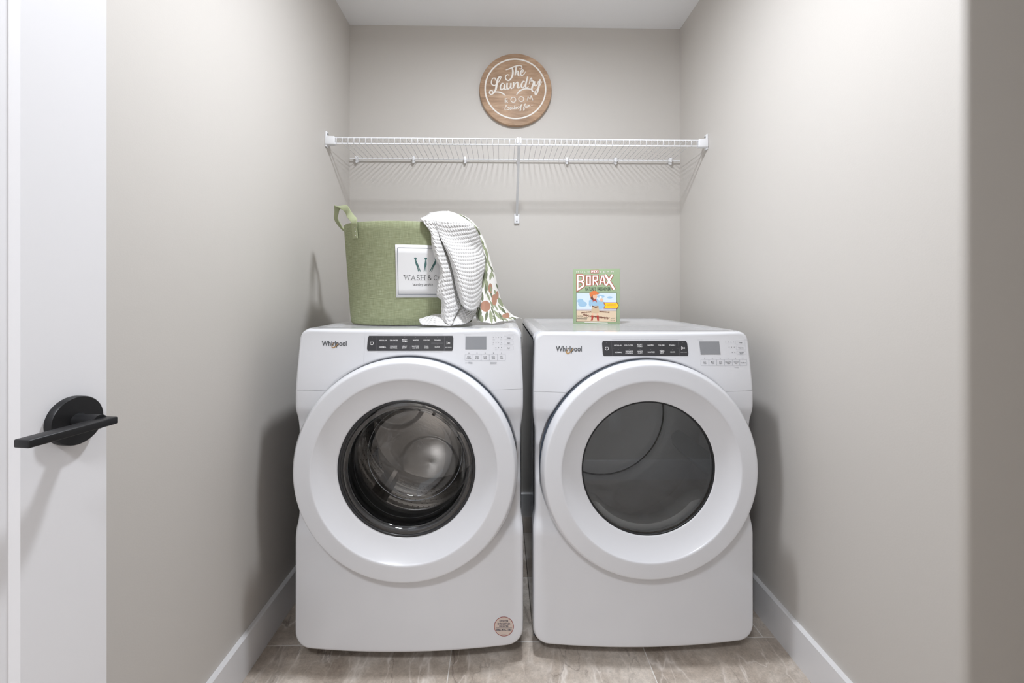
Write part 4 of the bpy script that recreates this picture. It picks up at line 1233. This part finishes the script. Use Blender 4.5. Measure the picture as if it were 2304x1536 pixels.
def fl_t(a):
    for y in (868, 892, 916): a.line([(895, y), (1075, y)], 6, 10)
art('flash_lettering', 'card_orange', fl_, fl_t)
# big title
TITLE = [([(345, 310), (430, 310), (455, 330), (455, 400), (425, 432), (455, 462), (455, 520), (345, 592)], 34, 1), ([(345, 432), (425, 432)], 34, 0),
         ([(520, 330), (585, 330), (585, 490), (520, 490)], 30, 1), ([(648, 505), (648, 330), (725, 330), (725, 405), (663, 413)], 28, 0), ([(680, 415), (732, 505)], 28, 0),
         ([(768, 500), (812, 330), (838, 330), (872, 500)], 28, 0), ([(790, 440), (850, 440)], 24, 0), ([(872, 302), (1044, 588)], 40, 0), ([(1010, 302), (890, 515)], 34, 0)]
def t_out(a):
    for p, w_, cl in TITLE: a.line(p, w_ + 22, 3, closed=bool(cl))
def t_in(a):
    for p, w_, cl in TITLE: a.line(p, w_, 4, closed=bool(cl))
tt = art('title_outline', 'card_red', cb, t_out); art('title', 'card_white', tt, t_in)
def words_dark(a):
    a.text("NATURE'S", 595, 576, 200, 70, 5, flip=True); a.text('FRESHENER', 850, 576, 250, 66, 5, flip=True)
    a.text('CAUTION:', 396, 1108, 118, 34, 5, flip=True)
    for y, x1 in ((1130, 540), (1154, 530), (1176, 520)): a.line([(336 if y > 1140 else 465, y), (x1, y)], 8, 5)
    a.text('NET WT', 1020, 1140, 74, 18, 5, flip=True); a.text('1.84 kg', 1012, 1176, 92, 24, 5, flip=True)
art('small_lettering', 'card_dark', cb, words_dark)
art('number_plate', 'card_red', cb, lambda a: a.rect(598, 208, 752, 276, 2))
art('number_field', 'card_white', cb, lambda a: a.rect(606, 215, 744, 269, 3))
def words_white(a):
    for ch, x in zip('MULE', (342, 420, 492, 562)): a.text(ch, x, 246, 44, 26, 3, flip=True)
    for ch, x in zip('TEAM', (782, 856, 926, 1008)): a.text(ch, x, 246, 44, 26, 3, flip=True)
    a.line([(480, 1224), (920, 1230)], 10, 3)
art('white_lettering', 'card_white', cb, words_white)
art('number', 'card_red', cb, lambda a: a.text('20', 675, 242, 112, 40, 5, flip=True))

# ------------------------------------------------------------------ round wooden sign
SC = at(1160, 203, 2.225); SR = 0.1805
sg = thing('wall_sign', 'round wooden wall sign with raised white lettering, hung above the shelf', 'sign', (SC.x, YB - 0.0005, SC.z))
bm = bmesh.new(); add_revolve(bm, [(0.0002, 0.0), (SR - 0.003, 0.0), (SR, -0.003), (SR, -0.019), (SR - 0.0015, -0.0225), (SR - 0.005, -0.024), (0.0002, -0.024)], (0, 0), 128)
bd = link_mesh('board', bm, M['wood'], sg, autosmooth=35)
K = 2 * SR / 1248.0
def sm(cx, cy, lay=0): return ((cx - 770) * K, -0.0243 - 0.0003 * lay, -(cy - 790) * K)
def raised(name, lines, ring=False):
    """white strokes standing proud of the board, each a flattened round bead"""
    bm = bmesh.new(); y0 = -0.0240
    def bead(P, W, closed=False):
        n0 = len(bm.verts)
        add_tube(bm, [sm(p[0], p[1]) for p in P], [max(w_, 6) * K * 0.5 for w_ in W], 10, cap=len(P) != 121)
        bm.verts.ensure_lookup_table()
        for v in bm.verts[n0:]: v.co.y = y0 + (v.co.y - y0) * 0.32
    for p, w_, sm_ in lines:
        W = list(w_) if isinstance(w_, (list, tuple)) else [w_] * len(p)
        Q_ = [Vector((a_[0], a_[1], b_)) for a_, b_ in zip(p, W)]
        if sm_: Q_ = catmull(Q_, sm_)
        bead([(q.x, q.y) for q in Q_], [q.z for q in Q_])
    if ring: bead([(767 + 522 * math.cos(2 * PI * i / 120), 780 + 512 * math.sin(2 * PI * i / 120)) for i in range(121)], [27] * 121)
    return link_mesh(name, bm, M['signwhite'], bd)
M['signwhite'] = pmat('white_sign_paint', (240, 236, 230), 0.6)
raised('ring', [], True)
S_ = 5
the = [([(600, 455), (660, 435), (740, 400), (820, 378), (870, 385), (878, 415), (850, 440), (835, 425)], [10, 22, 22, 20, 18, 16, 14, 10], S_),
       ([(712, 415), (722, 480), (715, 550), (680, 615), (640, 638), (600, 610), (598, 565), (630, 535), (660, 550)], [26, 34, 34, 28, 24, 22, 20, 16, 12], S_),
       ([(778, 395), (772, 470), (762, 548)], [24, 32, 28], S_), ([(764, 530), (790, 480), (815, 480), (812, 520), (820, 550), (845, 530)], [12, 16, 26, 30, 24, 10], S_),
       ([(850, 520), (890, 490), (905, 460), (885, 450), (862, 480), (855, 525), (880, 548), (915, 525), (942, 480)], [10, 14, 16, 18, 26, 28, 22, 16, 10], S_)]
raised('lettering', the)
lau = [([(430, 640), (385, 650), (355, 710), (352, 655), (375, 605), (415, 600), (420, 610)][3:] + [(418, 640)], [16, 18, 22, 16, 12], S_),
       ([(352, 655), (358, 700), (400, 725), (455, 690), (500, 625), (518, 580), (490, 575), (455, 640), (442, 720), (425, 800), (385, 860), (345, 882), (318, 850), (335, 815), (375, 820), (380, 850)],
        [20, 22, 18, 16, 16, 18, 24, 34, 38, 34, 24, 20, 20, 18, 16, 12], S_),
       ([(370, 850), (430, 835), (500, 840), (560, 870), (595, 905)], [14, 20, 24, 26, 12], S_),
       ([(565, 690), (535, 690), (508, 740), (515, 790), (545, 790), (575, 740), (580, 700)], [14, 22, 28, 26, 18, 16, 14], S_), ([(582, 695), (575, 760), (595, 795), (620, 770)], [26, 32, 22, 10], S_),
       ([(625, 680), (620, 750), (640, 785), (675, 750), (690, 680)], [26, 32, 24, 18, 22], S_), ([(690, 680), (685, 750), (700, 775), (722, 755)], [26, 30, 20, 10], S_),
       ([(735, 665), (735, 720), (728, 770)], [26, 32, 26], S_), ([(735, 745), (775, 680), (805, 665), (808, 710), (805, 755), (830, 760), (850, 735)], [12, 16, 22, 30, 30, 20, 10], S_),
       ([(930, 650), (900, 650), (872, 700), (872, 745), (900, 755), (935, 710), (945, 660)], [14, 22, 28, 26, 18, 16, 14], S_), ([(978, 565), (955, 660), (940, 730), (960, 760), (995, 735)], [22, 32, 32, 22, 10], S_),
       ([(1000, 700), (1020, 620), (1040, 590), (1050, 625), (1030, 650)], [12, 18, 20, 20, 14], S_), ([(1045, 640), (1080, 650), (1070, 710), (1050, 770), (1060, 815), (1095, 820)], [14, 24, 34, 32, 26, 14], S_),
       ([(1100, 645), (1095, 700), (1115, 725), (1150, 690), (1165, 640)], [24, 28, 22, 16, 18], S_), ([(1195, 610), (1180, 690), (1160, 780), (1135, 860), (1110, 870), (1105, 830), (1140, 780), (1200, 700), (1225, 645)], [26, 34, 34, 26, 22, 18, 14, 12, 10], S_),
       ([(785, 885), (830, 825), (900, 785), (970, 775), (1040, 785), (1060, 800)], [14, 28, 26, 22, 20, 14], S_)]
raised('lettering', lau)
room = [([(592, 1030), (592, 945)], 20, 0), ([(592, 950), (625, 950), (632, 980), (592, 990)], 14, 0), ([(605, 990), (640, 1025)], 16, 0),
        ([(968, 985), (985, 905)], 10, 0), ([(985, 905), (1020, 965), (1035, 895)], 12, 0), ([(1035, 895), (1068, 975)], 18, 0)]
for cx in (730, 866):
    room.append(([(cx + 43 * math.cos(2 * PI * i / 28), (968 if cx == 730 else 955) + 43 * math.sin(2 * PI * i / 28)) for i in range(29)], 13, 0))
raised('lettering', room)
fun = [([(530, 1118), (562, 1112)], 8, 0), ([(1040, 1062), (1075, 1056)], 7, 0),
       ([(585, 1110), (610, 1080), (612, 1058), (598, 1065), (588, 1110), (590, 1148), (612, 1138)], [6, 8, 8, 8, 13, 14, 7], S_),
       ([(640, 1100), (622, 1115), (628, 1140), (650, 1132), (655, 1105), (640, 1100), (665, 1112)], [9, 11, 11, 9, 9, 9, 6], S_),
       ([(690, 1095), (672, 1108), (675, 1134), (692, 1125), (702, 1098), (698, 1125), (712, 1128)], [9, 11, 12, 9, 9, 11, 7], S_),
       ([(735, 1088), (718, 1102), (722, 1128), (740, 1118), (758, 1060), (745, 1110), (755, 1128), (768, 1118)], [9, 11, 12, 9, 10, 12, 11, 7], S_),
       ([(766, 1120), (780, 1090), (788, 1112), (772, 1128)], [7, 9, 12, 8], S_),
       ([(822, 1082), (806, 1094), (808, 1118), (828, 1112), (836, 1086), (822, 1082)], [9, 11, 11, 9, 9, 9], S_),
       ([(842, 1110), (872, 1070), (878, 1045), (864, 1060), (852, 1120), (846, 1158), (862, 1140), (858, 1100), (884, 1090)], [6, 9, 9, 10, 12, 11, 9, 8, 6], S_),
       ([(902, 1105), (932, 1060), (938, 1035), (922, 1052), (912, 1112), (906, 1150), (922, 1132), (918, 1092), (940, 1084)], [6, 9, 9, 10, 12, 11, 9, 8, 6], S_),
       ([(945, 1070), (942, 1098), (956, 1100), (970, 1066), (966, 1096), (980, 1096)], [10, 12, 9, 10, 11, 7], S_), ([(990, 1058), (986, 1092), (1000, 1062), (1014, 1056), (1012, 1086), (1030, 1080)], [10, 11, 9, 11, 11, 7], S_)]
raised('lettering', fun)

# ------------------------------------------------------------------ wire shelf
ZS = 1.792; YSF, YSB = 1.935, 2.222; XA, XB_ = XL + 0.045, XR - 0.045
sh = thing('wire_shelf', 'white wire shelf spanning the alcove between the side walls', 'shelf', (0.07, YSB, ZS))
off = Vector((-0.07, -YSB, -ZS))
def spart(name, bm, mat='shelfwhite', asm=50):
    bmesh.ops.translate(bm, verts=bm.verts[:], vec=off)
    return link_mesh(name, bm, M[mat], sh, autosmooth=asm)
for nm, x0, x1, y, z, r in (('front_rail', XA - 0.02, XB_ + 0.02, YSF, ZS, 0.0031), ('lip_rail', XA - 0.02, XB_ + 0.02, YSF - 0.002, ZS - 0.026, 0.0033),
                            ('back_rail', XL + 0.008, XR - 0.008, YSB, ZS - 0.004, 0.0034)):
    bm = bmesh.new(); add_tube(bm, [(x0, y, z), (x1, y, z)], r, 10); spart(nm, bm)
NWIRE = 64
w0 = None
for i in range(NWIRE):
    x = XA + 0.004 + (XB_ - XA - 0.008) * i / (NWIRE - 1)
    if w0 is None:
        bm = bmesh.new()
        add_tube(bm, [(0, YSB + 0.004, ZS - 0.0005), (0, YSF + 0.006, ZS + 0.0025), (0, YSF - 0.002, ZS + 0.001), (0, YSF - 0.0045, ZS - 0.004), (0, YSF - 0.0055, ZS - 0.028)], 0.00135, 6)
        bmesh.ops.translate(bm, verts=bm.verts[:], vec=(0, -YSB, -ZS)); w0 = link_mesh('cross_wire', bm, M['shelfwhite'], sh)
        w0.location = (x - 0.07, 0, 0)
    else:
        o = w0.copy(); COL.objects.link(o); o.location = (x - 0.07, 0, 0)
# end brackets on the side walls
for sgn, xw in ((1, XL), (-1, XR)):
    bm = bmesh.new()
    xa, xb = sorted((xw + sgn * 0.0005, xw + sgn * 0.042))
    add_box(bm, (xa, YSF - 0.010, ZS - 0.031), (xb, YSF + 0.016, ZS + 0.005), 0.003, 2)
    xa, xb = sorted((xw + sgn * 0.0005, xw + sgn * 0.007))
    add_box(bm, (xa, YSF - 0.006, ZS - 0.040), (xb, YSF + 0.018, ZS + 0.028), 0.002, 2)
    b = spart('end_bracket', bm)
    bm = bmesh.new(); bmesh.ops.create_uvsphere(bm, u_segments=12, v_segments=8, radius=0.0042, matrix=Matrix.Translation((xw + sgn * 0.008, YSF + 0.006, ZS + 0.017)))
    bmesh.ops.translate(bm, verts=bm.verts[:], vec=off); link_mesh('screw', bm, M['screw'], b)
# wall clips along the back rail
for px in (803, 930, 1046, 1165, 1277, 1388, 1514):
    p = at(px, 358, 2.21)
    bm = bmesh.new(); add_box(bm, (p.x - 0.0065, YSB - 0.007, ZS - 0.013), (p.x + 0.0065, YB - 0.0004, ZS + 0.010), 0.003, 2)
    add_tube(bm, [(p.x, YB - 0.0005, ZS - 0.010), (p.x, YSB - 0.004, ZS - 0.020)], [0.008, 0.005], 10)
    spart('wall_clip', bm)
# brace from the front rail down to the wall
bm = bmesh.new()
pa, pb = Vector((0.073, YSF + 0.004, ZS - 0.018)), Vector((0.073, YB - 0.010, 1.512))
d = (pb - pa).normalized(); sx_ = Vector((1, 0, 0)); nn = d.cross(sx_)
rows = [[bm.verts.new(p + sx_ * a_ + nn * b_) for a_, b_ in ((-0.006, -0.0045), (0.006, -0.0045), (0.006, 0.0045), (-0.006, 0.0045))] for p in (pa, pb)]
for k in range(4): bm.faces.new((rows[0][k], rows[0][(k + 1) % 4], rows[1][(k + 1) % 4], rows[1][k]))
bm.faces.new(rows[0][::-1]); bm.faces.new(rows[1])
bmesh.ops.bevel(bm, geom=bm.edges[:], offset=0.0015, segments=2, affect='EDGES')
br = spart('brace', bm)
bm = bmesh.new(); add_box(bm, (0.073 - 0.0135, YB - 0.013, 1.470), (0.073 + 0.0135, YB - 0.0004, 1.520), 0.004, 2)
bmesh.ops.translate(bm, verts=bm.verts[:], vec=off); ft = link_mesh('brace_foot', bm, M['shelfwhite'], br, autosmooth=50)
bm = bmesh.new(); bmesh.ops.create_uvsphere(bm, u_segments=12, v_segments=8, radius=0.003, matrix=Matrix.Translation((0.073, YB - 0.0135, 1.482)))
bmesh.ops.translate(bm, verts=bm.verts[:], vec=off); link_mesh('screw', bm, M['screw'], br)
for q in (-0.006, 0.006):
    bm = bmesh.new(); add_box(bm, (0.073 + q - 0.004, YSF - 0.007, ZS - 0.020), (0.073 + q + 0.004, YSF + 0.006, ZS + 0.006), 0.002, 2)
    bmesh.ops.translate(bm, verts=bm.verts[:], vec=off); link_mesh('hook', bm, M['shelfwhite'], br, autosmooth=50)
